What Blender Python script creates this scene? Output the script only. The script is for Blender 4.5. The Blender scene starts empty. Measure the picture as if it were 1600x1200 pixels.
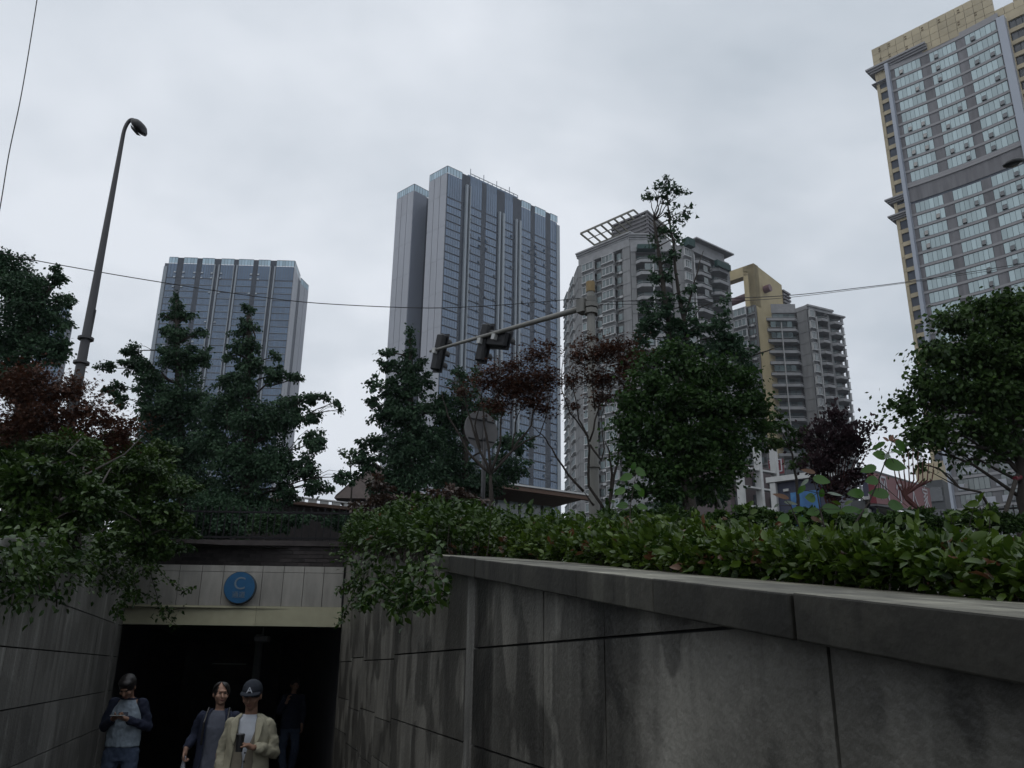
import bpy, math, random, numpy as np
from mathutils import Vector, Matrix
random.seed(7)
NR = np.random.RandomState(11)
S = bpy.context.scene
COL = S.collection
# ---------------------------------------------------------------- camera
FPX = 1341.0; PITCH = math.radians(18.5); ROLL = math.radians(0.8); CZ = 1.85
cd = bpy.data.cameras.new('camera'); cam = bpy.data.objects.new('camera', cd); COL.objects.link(cam)
cd.sensor_width = 36; cd.lens = 36 * FPX / 1600; cd.clip_start = 0.05; cd.clip_end = 4000
RM = Matrix.Rotation(math.pi/2 + PITCH, 3, 'X') @ Matrix.Rotation(ROLL, 3, 'Z')
cam.matrix_world = Matrix.Translation((0, 0, CZ)) @ RM.to_4x4()
S.camera = cam
# ---------------------------------------------------------------- world: overcast sky
SUN_EL, SUN_AZ = math.radians(58), math.radians(215)      # azimuth clockwise from +Y: behind and left of the camera
w = bpy.data.worlds.new("World"); S.world = w; w.use_nodes = True
nt = w.node_tree; nt.nodes.clear(); N = nt.nodes; L = nt.links
def nd(t, **k):
    n = N.new(t)
    for a, b in k.items(): setattr(n, a, b)
    return n
out = nd('ShaderNodeOutputWorld'); bg = nd('ShaderNodeBackground'); L.new(bg.outputs[0], out.inputs[0])
sky = nd('ShaderNodeTexSky'); sky.sky_type = 'NISHITA'; sky.sun_disc = False; sky.sun_elevation = SUN_EL; sky.sun_rotation = SUN_AZ
sky.air_density = 1.0; sky.dust_density = 4.0
tc = nd('ShaderNodeTexCoord'); sep = nd('ShaderNodeSeparateXYZ'); L.new(tc.outputs['Generated'], sep.inputs[0])
# cloud layer: project the view direction on a plane overhead
zc = nd('ShaderNodeMath', operation='MAXIMUM'); L.new(sep.outputs[2], zc.inputs[0]); zc.inputs[1].default_value = 0.0
za = nd('ShaderNodeMath', operation='ADD'); L.new(zc.outputs[0], za.inputs[0]); za.inputs[1].default_value = 0.18
dx = nd('ShaderNodeMath', operation='DIVIDE'); L.new(sep.outputs[0], dx.inputs[0]); L.new(za.outputs[0], dx.inputs[1])
dy = nd('ShaderNodeMath', operation='DIVIDE'); L.new(sep.outputs[1], dy.inputs[0]); L.new(za.outputs[0], dy.inputs[1])
cmb = nd('ShaderNodeCombineXYZ'); L.new(dx.outputs[0], cmb.inputs[0]); L.new(dy.outputs[0], cmb.inputs[1])
n1 = nd('ShaderNodeTexNoise'); n1.inputs['Scale'].default_value = 0.9; n1.inputs['Detail'].default_value = 5; n1.inputs['Roughness'].default_value = .5; n1.inputs['Distortion'].default_value = .35
L.new(cmb.outputs[0], n1.inputs['Vector'])
n2 = nd('ShaderNodeTexNoise'); n2.inputs['Scale'].default_value = 2.6; n2.inputs['Detail'].default_value = 6
L.new(cmb.outputs[0], n2.inputs['Vector'])
mx = nd('ShaderNodeMix', data_type='FLOAT'); mx.inputs[0].default_value = .3; L.new(n1.outputs[0], mx.inputs[2]); L.new(n2.outputs[0], mx.inputs[3])
# darker cloud bank towards the east side of the view
dotn = nd('ShaderNodeVectorMath', operation='DOT_PRODUCT'); L.new(tc.outputs['Generated'], dotn.inputs[0]); dotn.inputs[1].default_value = (0.38, 0.68, 0.63)
bank = nd('ShaderNodeMapRange'); L.new(dotn.outputs['Value'], bank.inputs[0]); bank.inputs[1].default_value = .90; bank.inputs[2].default_value = 1.0; bank.inputs[3].default_value = 0; bank.inputs[4].default_value = .14
sb = nd('ShaderNodeMath', operation='SUBTRACT'); L.new(mx.outputs[0], sb.inputs[0]); L.new(bank.outputs[0], sb.inputs[1])
cr = nd('ShaderNodeValToRGB'); L.new(sb.outputs[0], cr.inputs[0])
SKYK = 1.0
cr.color_ramp.elements[0].position = .28; cr.color_ramp.elements[0].color = (.45, .515, .585, 1)
cr.color_ramp.elements[1].position = .53; cr.color_ramp.elements[1].color = (.83, .875, .94, 1)
# the zenith of an overcast sky is brighter than the band over the roofs
zr = nd('ShaderNodeMapRange'); L.new(sep.outputs[2], zr.inputs[0]); zr.inputs[1].default_value = .68; zr.inputs[2].default_value = 1.0; zr.inputs[3].default_value = 1.0; zr.inputs[4].default_value = 1.5
scl = nd('ShaderNodeVectorMath', operation='SCALE'); L.new(cr.outputs[0], scl.inputs[0]); L.new(zr.outputs[0], scl.inputs[3])
# thin share of clear sky light behind the cloud
sk2 = nd('ShaderNodeVectorMath', operation='SCALE'); L.new(sky.outputs[0], sk2.inputs[0]); sk2.inputs[3].default_value = 0.08
mxs = nd('ShaderNodeMix', data_type='RGBA'); mxs.inputs[0].default_value = .93; L.new(sk2.outputs[0], mxs.inputs[6]); L.new(scl.outputs[0], mxs.inputs[7])
L.new(mxs.outputs[2], bg.inputs[0]); bg.inputs[1].default_value = 1.0
# ---------------------------------------------------------------- sun behind cloud
sd = bpy.data.lights.new('sun', 'SUN'); sun = bpy.data.objects.new('sun', sd); COL.objects.link(sun)
sd.energy = 0.5; sd.angle = math.radians(40); sd.color = (1, .97, .92)
sv = Vector((math.sin(SUN_AZ)*math.cos(SUN_EL), math.cos(SUN_AZ)*math.cos(SUN_EL), math.sin(SUN_EL)))
sun.rotation_euler = (-sv).to_track_quat('-Z', 'Y').to_euler()
S.view_settings.view_transform = 'Standard'; S.view_settings.look = 'None'; S.view_settings.exposure = 0; S.view_settings.gamma = 1
S.view_settings.use_curve_mapping = False
S.cycles.max_bounces = 5; S.cycles.transparent_max_bounces = 6; S.cycles.volume_bounces = 0

# ---------------------------------------------------------------- pixel rays (1600x1200 photo) -> points in the place
def ray(x, y): return RM @ Vector(((x-800)/FPX, -(y-600)/FPX, -1))
CP = Vector((0, 0, CZ))
def PY(x, y, Y): d = ray(x, y); return CP + d*(Y/d.y)
def PZ(x, y, z): d = ray(x, y); return CP + d*((z-CZ)/d.z)
DV = Vector((-.287, .958)); NV = Vector((.958, .287))          # along / across the sunken passage
def US(u, s, z=0): p = DV*s + NV*u; return Vector((p.x, p.y, z))
def onU(x, y, u):
    d = ray(x, y); t = u/(NV.x*d.x + NV.y*d.y); return CP + d*t
def s_of(P): return DV.x*P.x + DV.y*P.y
def u_of(P): return NV.x*P.x + NV.y*P.y
def slopez(s): return 1.772 + .141*max(-3.0, min(s, 14.4))
def ground_z(x, y): return slopez(DV.x*x + DV.y*y) - .12

# ---------------------------------------------------------------- materials
MATS = {}
def mat(name, col, rough=.7, spec=.3, metal=0, varamt=.25, noise=0, nscale=4, stretch=(1,1,1), dark=.4, bump=0, bscale=20, trans=0, col2=None, extra=None):
    """procedural principled material; 'var' (a random number stored per face) shifts the colour a little"""
    if name in MATS: return MATS[name]
    m = bpy.data.materials.new(name); m.use_nodes = True; t = m.node_tree; n = t.nodes; l = t.links
    b = n['Principled BSDF']; b.inputs['Roughness'].default_value = rough; b.inputs['Metallic'].default_value = metal
    b.inputs['Specular IOR Level'].default_value = spec
    at = n.new('ShaderNodeAttribute'); at.attribute_name = 'var'
    mixc = n.new('ShaderNodeMix'); mixc.data_type = 'RGBA'
    c2 = col2 or tuple(min(1, c*(1+varamt)) for c in col); c1 = col if col2 else tuple(c*(1-varamt) for c in col)
    mixc.inputs[6].default_value = (*c1, 1); mixc.inputs[7].default_value = (*c2, 1); l.new(at.outputs['Fac'], mixc.inputs[0])
    cur = mixc.outputs[2]
    tcn = n.new('ShaderNodeTexCoord')
    if noise:
        mp = n.new('ShaderNodeMapping'); l.new(tcn.outputs['Object'], mp.inputs[0]); mp.inputs['Scale'].default_value = stretch
        nz = n.new('ShaderNodeTexNoise'); nz.inputs['Scale'].default_value = nscale; nz.inputs['Detail'].default_value = 6; nz.inputs['Roughness'].default_value = .62
        l.new(mp.outputs[0], nz.inputs['Vector'])
        rp = n.new('ShaderNodeMapRange'); l.new(nz.outputs[0], rp.inputs[0]); rp.inputs[1].default_value = .35; rp.inputs[2].default_value = .65
        rp.inputs[3].default_value = dark; rp.inputs[4].default_value = 1.15
        fm = n.new('ShaderNodeMix'); fm.data_type = 'FLOAT'; fm.inputs[0].default_value = noise; fm.inputs[2].default_value = 1; l.new(rp.outputs[0], fm.inputs[3])
        sc = n.new('ShaderNodeVectorMath'); sc.operation = 'SCALE'; l.new(cur, sc.inputs[0]); l.new(fm.outputs[0], sc.inputs[3]); cur = sc.outputs[0]
    if extra: cur = extra(t, cur, tcn)
    l.new(cur, b.inputs['Base Color'])
    if bump:
        nb = n.new('ShaderNodeTexNoise'); nb.inputs['Scale'].default_value = bscale; nb.inputs['Detail'].default_value = 4; l.new(tcn.outputs['Object'], nb.inputs['Vector'])
        bp = n.new('ShaderNodeBump'); bp.inputs['Strength'].default_value = bump; bp.inputs['Distance'].default_value = .02; l.new(nb.outputs[0], bp.inputs['Height']); l.new(bp.outputs[0], b.inputs['Normal'])
    if trans:
        tr = n.new('ShaderNodeBsdfTranslucent'); l.new(cur, tr.inputs[0]); ms = n.new('ShaderNodeMixShader'); ms.inputs[0].default_value = trans
        l.new(b.outputs[0], ms.inputs[1]); l.new(tr.outputs[0], ms.inputs[2]); l.new(ms.outputs[0], n['Material Output'].inputs[0])
    MATS[name] = m
    return m

def wloc(o):
    p = Vector((0,0,0))
    while o is not None: p += Vector(o.location); o = o.parent
    return p
# ---------------------------------------------------------------- mesh builder
class MB:
    def __init__(s): s.v = []; s.f = []; s.a = []
    def add(s, vs, fs, var=None):
        o = len(s.v); s.v += [tuple(p) for p in vs]
        r = random.random() if var is None else var
        for f in fs: s.f.append(tuple(i+o for i in f)); s.a.append(r)
    def hexa(s, p, var=None):   # 8 points: bottom 4 ccw, top 4 ccw
        s.add(p, [(3,2,1,0), (4,5,6,7), (0,1,5,4), (1,2,6,5), (2,3,7,6), (3,0,4,7)], var)
    def box(s, x0, x1, y0, y1, z0, z1, var=None):
        s.hexa([(x0,y0,z0),(x1,y0,z0),(x1,y1,z0),(x0,y1,z0),(x0,y0,z1),(x1,y0,z1),(x1,y1,z1),(x0,y1,z1)], var)
    def fbox(s, F, u0, u1, w0, w1, z0, z1, var=None):   # box in a facade frame, w = outwards
        s.hexa([F.p(u0,w1,z0),F.p(u1,w1,z0),F.p(u1,w0,z0),F.p(u0,w0,z0),F.p(u0,w1,z1),F.p(u1,w1,z1),F.p(u1,w0,z1),F.p(u0,w0,z1)], var)
    def fquad(s, F, u0, u1, w, z0, z1, var=None):
        s.add([F.p(u0,w,z0),F.p(u1,w,z0),F.p(u1,w,z1),F.p(u0,w,z1)], [(0,1,2,3)], var)
    def prism(s, pts, z0, z1, var=None):
        n = len(pts); zz0 = z0 if hasattr(z0,'__len__') else [z0]*n; zz1 = z1 if hasattr(z1,'__len__') else [z1]*n
        A = sum(pts[i][0]*pts[(i+1)%n][1]-pts[(i+1)%n][0]*pts[i][1] for i in range(n))
        if A < 0: pts = pts[::-1]; zz0 = zz0[::-1]; zz1 = zz1[::-1]
        vs = [(p[0],p[1],a) for p,a in zip(pts,zz0)] + [(p[0],p[1],a) for p,a in zip(pts,zz1)]
        fs = [tuple(range(n-1,-1,-1)), tuple(range(n,2*n))] + [(i,(i+1)%n,(i+1)%n+n,i+n) for i in range(n)]
        s.add(vs, fs, var)
    def tube(s, pts, rad, k=8, cap=True, var=None):
        pts = [Vector(p) for p in pts]; n = len(pts); R_ = rad if hasattr(rad,'__len__') else [rad]*n
        vs = []; up = None
        for i,p in enumerate(pts):
            t = (pts[min(i+1,n-1)]-pts[max(i-1,0)])
            t = t.normalized() if t.length > 1e-9 else Vector((0,0,1))
            if up is None: up = t.orthogonal().normalized()
            up = (up - t*up.dot(t)); up = up.normalized() if up.length > 1e-6 else t.orthogonal().normalized()
            b = t.cross(up)
            for j in range(k):
                a = 2*math.pi*j/k; vs.append(p + (up*math.cos(a)+b*math.sin(a))*R_[i])
        fs = [(i*k+j, i*k+(j+1)%k, (i+1)*k+(j+1)%k, (i+1)*k+j) for i in range(n-1) for j in range(k)]
        if cap: fs += [tuple(range(k-1,-1,-1)), tuple((n-1)*k+j for j in range(k))]
        s.add(vs, fs, var)
    def build(s, name, m, parent=None, smooth=False, loc=None, local=False):
        me = bpy.data.meshes.new(name)
        off = Vector((0,0,0)) if local else (Vector(loc) if loc is not None else wloc(parent))
        vs = [(x-off.x, y-off.y, z-off.z) for x,y,z in s.v] if off.length > 0 else s.v
        me.from_pydata(vs, [], s.f)
        at = me.attributes.new('var', 'FLOAT', 'FACE'); at.data.foreach_set('value', s.a)
        me.materials.append(m)
        if smooth: me.polygons.foreach_set('use_smooth', [True]*len(me.polygons))
        o = bpy.data.objects.new(name, me); COL.objects.link(o)
        if parent is not None: o.parent = parent
        if parent is None: o.location = off
        return o
def tag(o, label=None, cat=None, group=None, kind=None):
    if label: o['label'] = label
    if cat: o['category'] = cat
    if group: o['group'] = group
    if kind: o['kind'] = kind
    return o
def empty(name, loc, label, cat, group=None):
    o = bpy.data.objects.new(name, None); COL.objects.link(o); o.location = loc; o.empty_display_size = .2
    return tag(o, label, cat, group)
class Fac:      # a facade plane: runs from P0 to P1, outward normal on the camera's side
    def __init__(s, P0, P1, flip=False):
        s.o = Vector((P0[0],P0[1])); d = Vector((P1[0]-P0[0],P1[1]-P0[1])); s.L = d.length; s.e = d/s.L
        s.n = Vector((s.e.y,-s.e.x))
        if (s.n.dot(-s.o) < 0) != flip: s.n = -s.n
    def p(s, u, w, z): q = s.o+s.e*u+s.n*w; return (q.x,q.y,z)
    def hit(s, x, y, w=0):
        d = ray(x,y); o = s.o+s.n*w; t = s.n.dot(o)/(s.n.x*d.x+s.n.y*d.y); P = CP+d*t
        return s.e.dot(Vector((P.x,P.y))-s.o), P.z
    def u(s, x, y, w=0): return s.hit(x,y,w)[0]
    def z(s, x, y, w=0): return s.hit(x,y,w)[1]
def parts(root, name, items, m, cap=100):
    """items = list of (size, MB): the largest become parts of their own, the rest one stuff part"""
    items.sort(key=lambda t: -t[0])
    for _, b in items[:cap]: b.build(name, m, root)
    if len(items) > cap:
        r = MB()
        for _, b in items[cap:]:
            o = len(r.v); r.v += b.v; r.f += [tuple(i+o for i in f) for f in b.f]; r.a += b.a
        o = r.build(name+'_rows', m, root); o['kind'] = 'stuff'

def text_mesh(txt, name, m, loc, rot, size, parent=None, depth=.004, cjk=False, sx=1.0):
    cu = bpy.data.curves.new(name, 'FONT'); cu.body = txt; cu.size = size; cu.extrude = depth; cu.align_x = 'CENTER'; cu.align_y = 'CENTER'
    o = bpy.data.objects.new(name, cu); COL.objects.link(o)
    dg = bpy.context.evaluated_depsgraph_get(); me = bpy.data.meshes.new_from_object(o.evaluated_get(dg))
    bpy.data.objects.remove(o); me.materials.clear(); me.materials.append(m)
    me.attributes.new('var', 'FLOAT', 'FACE')
    for v in me.vertices: v.co.x *= sx
    ob = bpy.data.objects.new(name, me); COL.objects.link(ob)
    M = Matrix.Translation(loc) @ rot.to_4x4()
    if parent is not None:
        ob.parent = parent; M = Matrix.Translation(-Vector(parent.location)) @ M
    ob.matrix_local = M
    return ob

# ================================================================ THE SETTING
UL, UR = -1.75, 1.437
JR, JL = US(UR, 13.95), US(UL, 14.87)
m_soil = mat('soil', (.05,.045,.035), .95, noise=.6, nscale=3, bump=.5)
m_floor = mat('floor_paving', (.05,.05,.05), .4, .4, noise=.7, nscale=1.5, dark=.5)
# ground sheet in (u, s) with the sunken passage left out
def ground():
    us = [-900,-300,-100,-40,-18,-9,-5,-3,UL-.22, UR+.22, 3,5,8,14,25,50,120,300,900]
    ss = [-60,-20,-9,-6,-3,0,2,4,6,8,10,12,14.4,15.6,18,24,35,60,120,250,500,1500]
    v = []; f = []
    for s_ in ss:
        for u_ in us:
            p = US(u_, s_); v.append((p.x,p.y, slopez(s_)-.12))
    nu = len(us)
    for i in range(len(ss)-1):
        for j in range(nu-1):
            if us[j] == UL-.22 and -9 <= ss[i] < 14.4: continue
            f.append((i*nu+j, i*nu+j+1, (i+1)*nu+j+1, (i+1)*nu+j))
    g = MB(); g.add(v, f, .5)
    tag(g.build('ground', m_soil), kind='structure')
ground()
b = MB()
c = [US(UL-.2,-9), US(UR+.2,-9), US(UR+.2,42), US(UL-.2,42)]
b.add([(p.x,p.y,0) for p in c], [(0,1,2,3)], .5)
tag(b.build('passage_floor', m_floor), kind='structure')

# --- concrete of the passage walls, wet and streaked
def streaks(t, cur, tcn, soft=.55):
    n = t.nodes; l = t.links; cur0 = cur
    # (u along wall, z) rain streaks: stretched noise in z
    mp = n.new('ShaderNodeMapping'); l.new(tcn.outputs['Object'], mp.inputs[0]); mp.inputs['Scale'].default_value = (5.5,5.5,.42)
    nz = n.new('ShaderNodeTexNoise'); nz.inputs['Scale'].default_value = 1.25; nz.inputs['Detail'].default_value = 4; nz.inputs['Roughness'].default_value = .55; nz.inputs['Distortion'].default_value = .4
    l.new(mp.outputs[0], nz.inputs['Vector'])
    r = n.new('ShaderNodeValToRGB'); l.new(nz.outputs[0], r.inputs[0])
    e = r.color_ramp.elements; e[0].position = .34; e[0].color = (.28,.27,.27,1); e[1].position = .47; e[1].color = (.85,.85,.84,1)
    e2 = r.color_ramp.elements.new(.60); e2.color = (1.0,1.0,1.0,1); e3 = r.color_ramp.elements.new(.68); e3.color = (1.9,1.95,1.95,1)
    m1 = n.new('ShaderNodeVectorMath'); m1.operation = 'MULTIPLY'; l.new(cur, m1.inputs[0]); l.new(r.outputs[0], m1.inputs[1])
    n2 = n.new('ShaderNodeTexNoise'); n2.inputs['Scale'].default_value = 1.6; n2.inputs['Detail'].default_value = 5; l.new(tcn.outputs['Object'], n2.inputs['Vector'])
    r2 = n.new('ShaderNodeMapRange'); l.new(n2.outputs[0], r2.inputs[0]); r2.inputs[1].default_value = .45; r2.inputs[2].default_value = .5; r2.inputs[3].default_value = .62; r2.inputs[4].default_value = 1.05
    m2 = n.new('ShaderNodeVectorMath'); m2.operation = 'SCALE'; l.new(m1.outputs[0], m2.inputs[0]); l.new(r2.outputs[0], m2.inputs[3])
    n3 = n.new('ShaderNodeTexNoise'); n3.inputs['Scale'].default_value = 60; n3.inputs['Detail'].default_value = 3; l.new(tcn.outputs['Object'], n3.inputs['Vector'])
    r3 = n.new('ShaderNodeMapRange'); l.new(n3.outputs[0], r3.inputs[0]); r3.inputs[1].default_value = .3; r3.inputs[2].default_value = .7; r3.inputs[3].default_value = .85; r3.inputs[4].default_value = 1.15
    m3 = n.new('ShaderNodeVectorMath'); m3.operation = 'SCALE'; l.new(m2.outputs[0], m3.inputs[0]); l.new(r3.outputs[0], m3.inputs[3])
    mf = n.new('ShaderNodeMix'); mf.data_type = 'RGBA'; mf.inputs[0].default_value = soft; l.new(cur0, mf.inputs[6]); l.new(m3.outputs[0], mf.inputs[7])
    return mf.outputs[2]
m_wall = mat('wet_concrete_slabs', (.165,.162,.150), .5, .35, varamt=.22, bump=.35, bscale=35, extra=streaks)
def streaks_right(t, cur, tcn):
    cur = streaks(t, cur, tcn); n = t.nodes; l = t.links
    # long water stains under the coping joints: position s along the wall, edges made ragged by noise
    g = n.new('ShaderNodeNewGeometry'); dp = n.new('ShaderNodeVectorMath'); dp.operation = 'DOT_PRODUCT'; l.new(g.outputs['Position'], dp.inputs[0]); dp.inputs[1].default_value = (DV.x, DV.y, 0)
    mp = n.new('ShaderNodeMapping'); l.new(g.outputs['Position'], mp.inputs[0]); mp.inputs['Scale'].default_value = (3,3,1.1)
    nz = n.new('ShaderNodeTexNoise'); nz.inputs['Scale'].default_value = 2.0; nz.inputs['Detail'].default_value = 6; l.new(mp.outputs[0], nz.inputs['Vector'])
    off = n.new('ShaderNodeMath'); off.operation = 'MULTIPLY_ADD'; l.new(nz.outputs[0], off.inputs[0]); off.inputs[1].default_value = .55; off.inputs[2].default_value = -.275
    ad = n.new('ShaderNodeMath'); ad.operation = 'ADD'; l.new(dp.outputs['Value'], ad.inputs[0]); l.new(off.outputs[0], ad.inputs[1])
    mr = n.new('ShaderNodeMapRange'); l.new(ad.outputs[0], mr.inputs[0]); mr.inputs[1].default_value = 0; mr.inputs[2].default_value = 8
    rp = n.new('ShaderNodeValToRGB'); l.new(mr.outputs[0], rp.inputs[0]); cr_ = rp.color_ramp
    stops = [(1.2,.85),(1.65,.75),(1.8,1.2),(1.98,.75),(2.2,.9),(2.7,1.0),(2.95,1.4),(3.1,1.0),(3.25,.5),(3.55,.32),(3.68,.5),(3.78,1.4),(3.95,1.2),(4.15,.85),(4.5,1.05),(4.75,.85),(5.0,1.2),(5.25,1.4),(5.4,.45),(5.66,.32),(5.8,1.2),(6.3,1.25)]
    while len(cr_.elements) > 1: cr_.elements.remove(cr_.elements[0])
    cr_.elements[0].position = stops[0][0]/8; cr_.elements[0].color = (stops[0][1]/2,)*3+(1,)
    for p,v in stops[1:]: e = cr_.elements.new(p/8); e.color = (v/2,)*3+(1,)
    # dark patches of damp near the bottom of some slabs
    sc2 = n.new('ShaderNodeVectorMath'); sc2.operation = 'SCALE'; l.new(cur, sc2.inputs[0]); k2 = n.new('ShaderNodeMath'); k2.operation = 'MULTIPLY'; l.new(rp.outputs[0], k2.inputs[0]); k2.inputs[1].default_value = 2.0; l.new(k2.outputs[0], sc2.inputs[3])
    n4 = n.new('ShaderNodeTexNoise'); n4.inputs['Scale'].default_value = 2.1; n4.inputs['Detail'].default_value = 3; mp2 = n.new('ShaderNodeMapping'); l.new(g.outputs['Position'], mp2.inputs[0]); mp2.inputs['Scale'].default_value = (1,1,.6); mp2.inputs['Location'].default_value = (3.1,.4,.2); l.new(mp2.outputs[0], n4.inputs['Vector'])
    r4 = n.new('ShaderNodeMapRange'); l.new(n4.outputs[0], r4.inputs[0]); r4.inputs[1].default_value = .50; r4.inputs[2].default_value = .54; r4.inputs[3].default_value = 1.1; r4.inputs[4].default_value = .5
    s4 = n.new('ShaderNodeVectorMath'); s4.operation = 'SCALE'; l.new(sc2.outputs[0], s4.inputs[0]); l.new(r4.outputs[0], s4.inputs[3])
    return s4.outputs[0]
m_wallr = mat('wet_concrete_slabs_right', (.112,.108,.095), .5, .35, varamt=.25, bump=.35, bscale=35, extra=streaks_right)
def pale_top(t, cur, tcn):     # upward faces of the stones get a paler colour, their sides stay dark
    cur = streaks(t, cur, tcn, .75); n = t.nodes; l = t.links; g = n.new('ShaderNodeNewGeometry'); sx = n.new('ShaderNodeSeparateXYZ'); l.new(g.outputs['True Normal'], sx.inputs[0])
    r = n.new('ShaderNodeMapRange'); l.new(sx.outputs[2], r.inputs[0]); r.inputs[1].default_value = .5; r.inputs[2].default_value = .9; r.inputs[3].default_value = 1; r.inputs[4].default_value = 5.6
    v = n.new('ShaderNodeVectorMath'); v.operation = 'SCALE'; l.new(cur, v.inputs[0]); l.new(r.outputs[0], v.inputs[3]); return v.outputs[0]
m_cop = mat('coping_concrete', (.026,.025,.020), .6, .25, varamt=.4, noise=.8, nscale=3.5, dark=.5, bump=.15, bscale=30, extra=pale_top)
m_joint = mat('dark_mortar', (.02,.02,.02), .9)
m_fascia = mat('fascia_tiles', (.25,.243,.222), .6, noise=.55, nscale=2.2, stretch=(2,2,.5), dark=.55, varamt=.08)
m_cream = mat('cream_lintel', (.33,.32,.225), .5, varamt=.06, noise=.3, nscale=5, dark=.7)
m_darkbrick = mat('dark_brick', (.032,.027,.027), .8, varamt=.4, noise=.6, nscale=6, dark=.3)
m_tunnel = mat('tunnel_tiles', (.10,.10,.105), .55, .3, noise=.5, nscale=2)

class WF:   # a passage wall frame: u runs along s, w outwards into the passage
    def __init__(s, u, sign): s.u = u; s.sg = sign
    def p(s, a, w, z): q = US(s.u + s.sg*w, a); return (q.x, q.y, z)
def wall_panels(W, root, joints_v, zs, s0, s1, ztop, seed, m=None):
    """stone panels between vertical joints (list of s) and course heights, each a slab 1.5 cm proud of the mortar"""
    rnd = random.Random(seed); b = MB(); g = .006
    js = sorted(joints_v)
    for i in range(len(js)-1):
        a0, a1 = js[i]+g, js[i+1]-g
        zz = [z + (rnd.choice([0,0,-.04,.05,.1]) if js[i] > 8.5 and W.u > 0 and 0 < k < len(zs)-1 else 0) for k, z in enumerate(zs)]
        for k in range(len(zz)-1):
            z0, z1 = zz[k]+g, zz[k+1]-g
            w0, w1 = .0, .02 + rnd.random()*.004
            rv = rnd.random(); t0, t1 = ztop(a0)-g, ztop(a1)-g; segs = [(a0, a1)]
            for zc in (z0, z1):      # a sloping top that crosses a course line: split there so no gap opens
                if min(t0,t1) < zc < max(t0,t1): ax = a0+(a1-a0)*(zc-t0)/(t1-t0); segs = [q for (p_,q_) in segs for q in (((p_,ax),(ax,q_)) if p_ < ax < q_ else ((p_,q_),))]
            for a0_, a1_ in segs:
                t0, t1 = ztop(a0_)-g, ztop(a1_)-g
                top = (t0, t1) if k == len(zz)-2 else (min(z1,t0), min(z1,t1))
                if top[0] <= z0+.001 and top[1] <= z0+.001: continue
                h0, h1 = max(top[0], z0+.0005), max(top[1], z0+.0005)
                b.hexa([W.p(a0_,w1,z0),W.p(a1_,w1,z0),W.p(a1_,w0,z0),W.p(a0_,w0,z0),W.p(a0_,w1,h0),W.p(a1_,w1,h1),W.p(a1_,w0,h1),W.p(a0_,w0,h0)], rv)
            continue
            if k == len(zz)-2: z1a, z1b = t0, t1
            else: z1a, z1b = min(z1,t0), min(z1,t1)
            if z1a <= z0+.01 and z1b <= z0+.01: continue
            z1a = max(z1a, z0+.002); z1b = max(z1b, z0+.002)
            P = [W.p(a0,w1,z0),W.p(a1,w1,z0),W.p(a1,w0,z0),W.p(a0,w0,z0),W.p(a0,w1,z1a),W.p(a1,w1,z1b),W.p(a1,w0,z1b),W.p(a0,w0,z1a)]
            b.hexa(P, rnd.random())
    o = b.build('stone_panels', m or m_wall, root)
    return o
# right wall
rw = empty('retaining_wall', US(UR, 5, 0), 'long grey concrete slab wall with sloping coping on the right of the steps passage', 'wall')
WR = WF(UR+.07, -1)
copz = lambda s_: slopez(s_) + 0.0
sR = lambda x,y: s_of(onU(x,y,UR))
b = MB()
core = []
for s0, s1 in ((-3,2),(2,6.7),(6.7,13.93)):
    P = []
    for z in (0,1):
        for (u_, s_) in ((UR+.07,s0),(UR+.22,s0),(UR+.22,s1),(UR+.07,s1)):
            P.append(US(u_, s_, -.05 if z == 0 else slopez(s_)-.10))
    b.hexa(P, .5)
P = [US(u_, s_, -.05) for u_, s_ in ((UR+.02,-9),(UR+.22,-9),(UR+.22,-3),(UR+.02,-3))] + [US(u_, s_, slopez(-3)-.1) for u_, s_ in ((UR+.02,-9),(UR+.22,-9),(UR+.22,-3),(UR+.02,-3))]
b.hexa(P, .5)
b.build('wall_core', m_joint, rw)
jR = [-9,-6,-3,-.9, 0.6, 2.02, 3.53, 4.33, 5.72, 5.96, 7.0, 8.05, 8.9, 10.0, 11.2, 12.4, 13.92]
wall_panels(WR, rw, jR, [0,.45,.92,1.40,1.99,4.2], 0, 14, lambda a: slopez(a)-.10, 3, m_wallr)
# pilaster strip, proud of the wall
b = MB(); W = WR
P = []
for z in (0,1):
    for a,wd in ((5.76,.032),(5.92,.032),(5.94,.0),(5.74,.0)): P.append(W.p(a,wd,0 if z==0 else slopez(a)-.11))
b.hexa(P,.1)
b.build('pilaster', m_wall, rw)
# coping stones, sloping, overhanging the wall face
random.seed(21)
cj = [-9,-6,-4,-3,-1.6,-.2,1.0,1.98,2.78,3.52,4.4,5.3,6.0,6.74]
for i in range(len(cj)-1):
    a0, a1 = cj[i]+.003, cj[i+1]-.003; j1, j2 = random.uniform(-.004,.004), random.uniform(-.006,.006)
    b = MB(); P = []
    for z in (0,1):
        for u_, s_ in ((UR-.08+j2,a0),(UR+.78,a0),(UR+.78,a1),(UR-.08+j2,a1)):
            P.append(US(u_, s_, slopez(s_)-.118 + .118*z + j1*z))
    b.hexa(P, random.random())
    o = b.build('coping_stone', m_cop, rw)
    bv = o.modifiers.new('bevel','BEVEL'); bv.width = .006; bv.segments = 2
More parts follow.
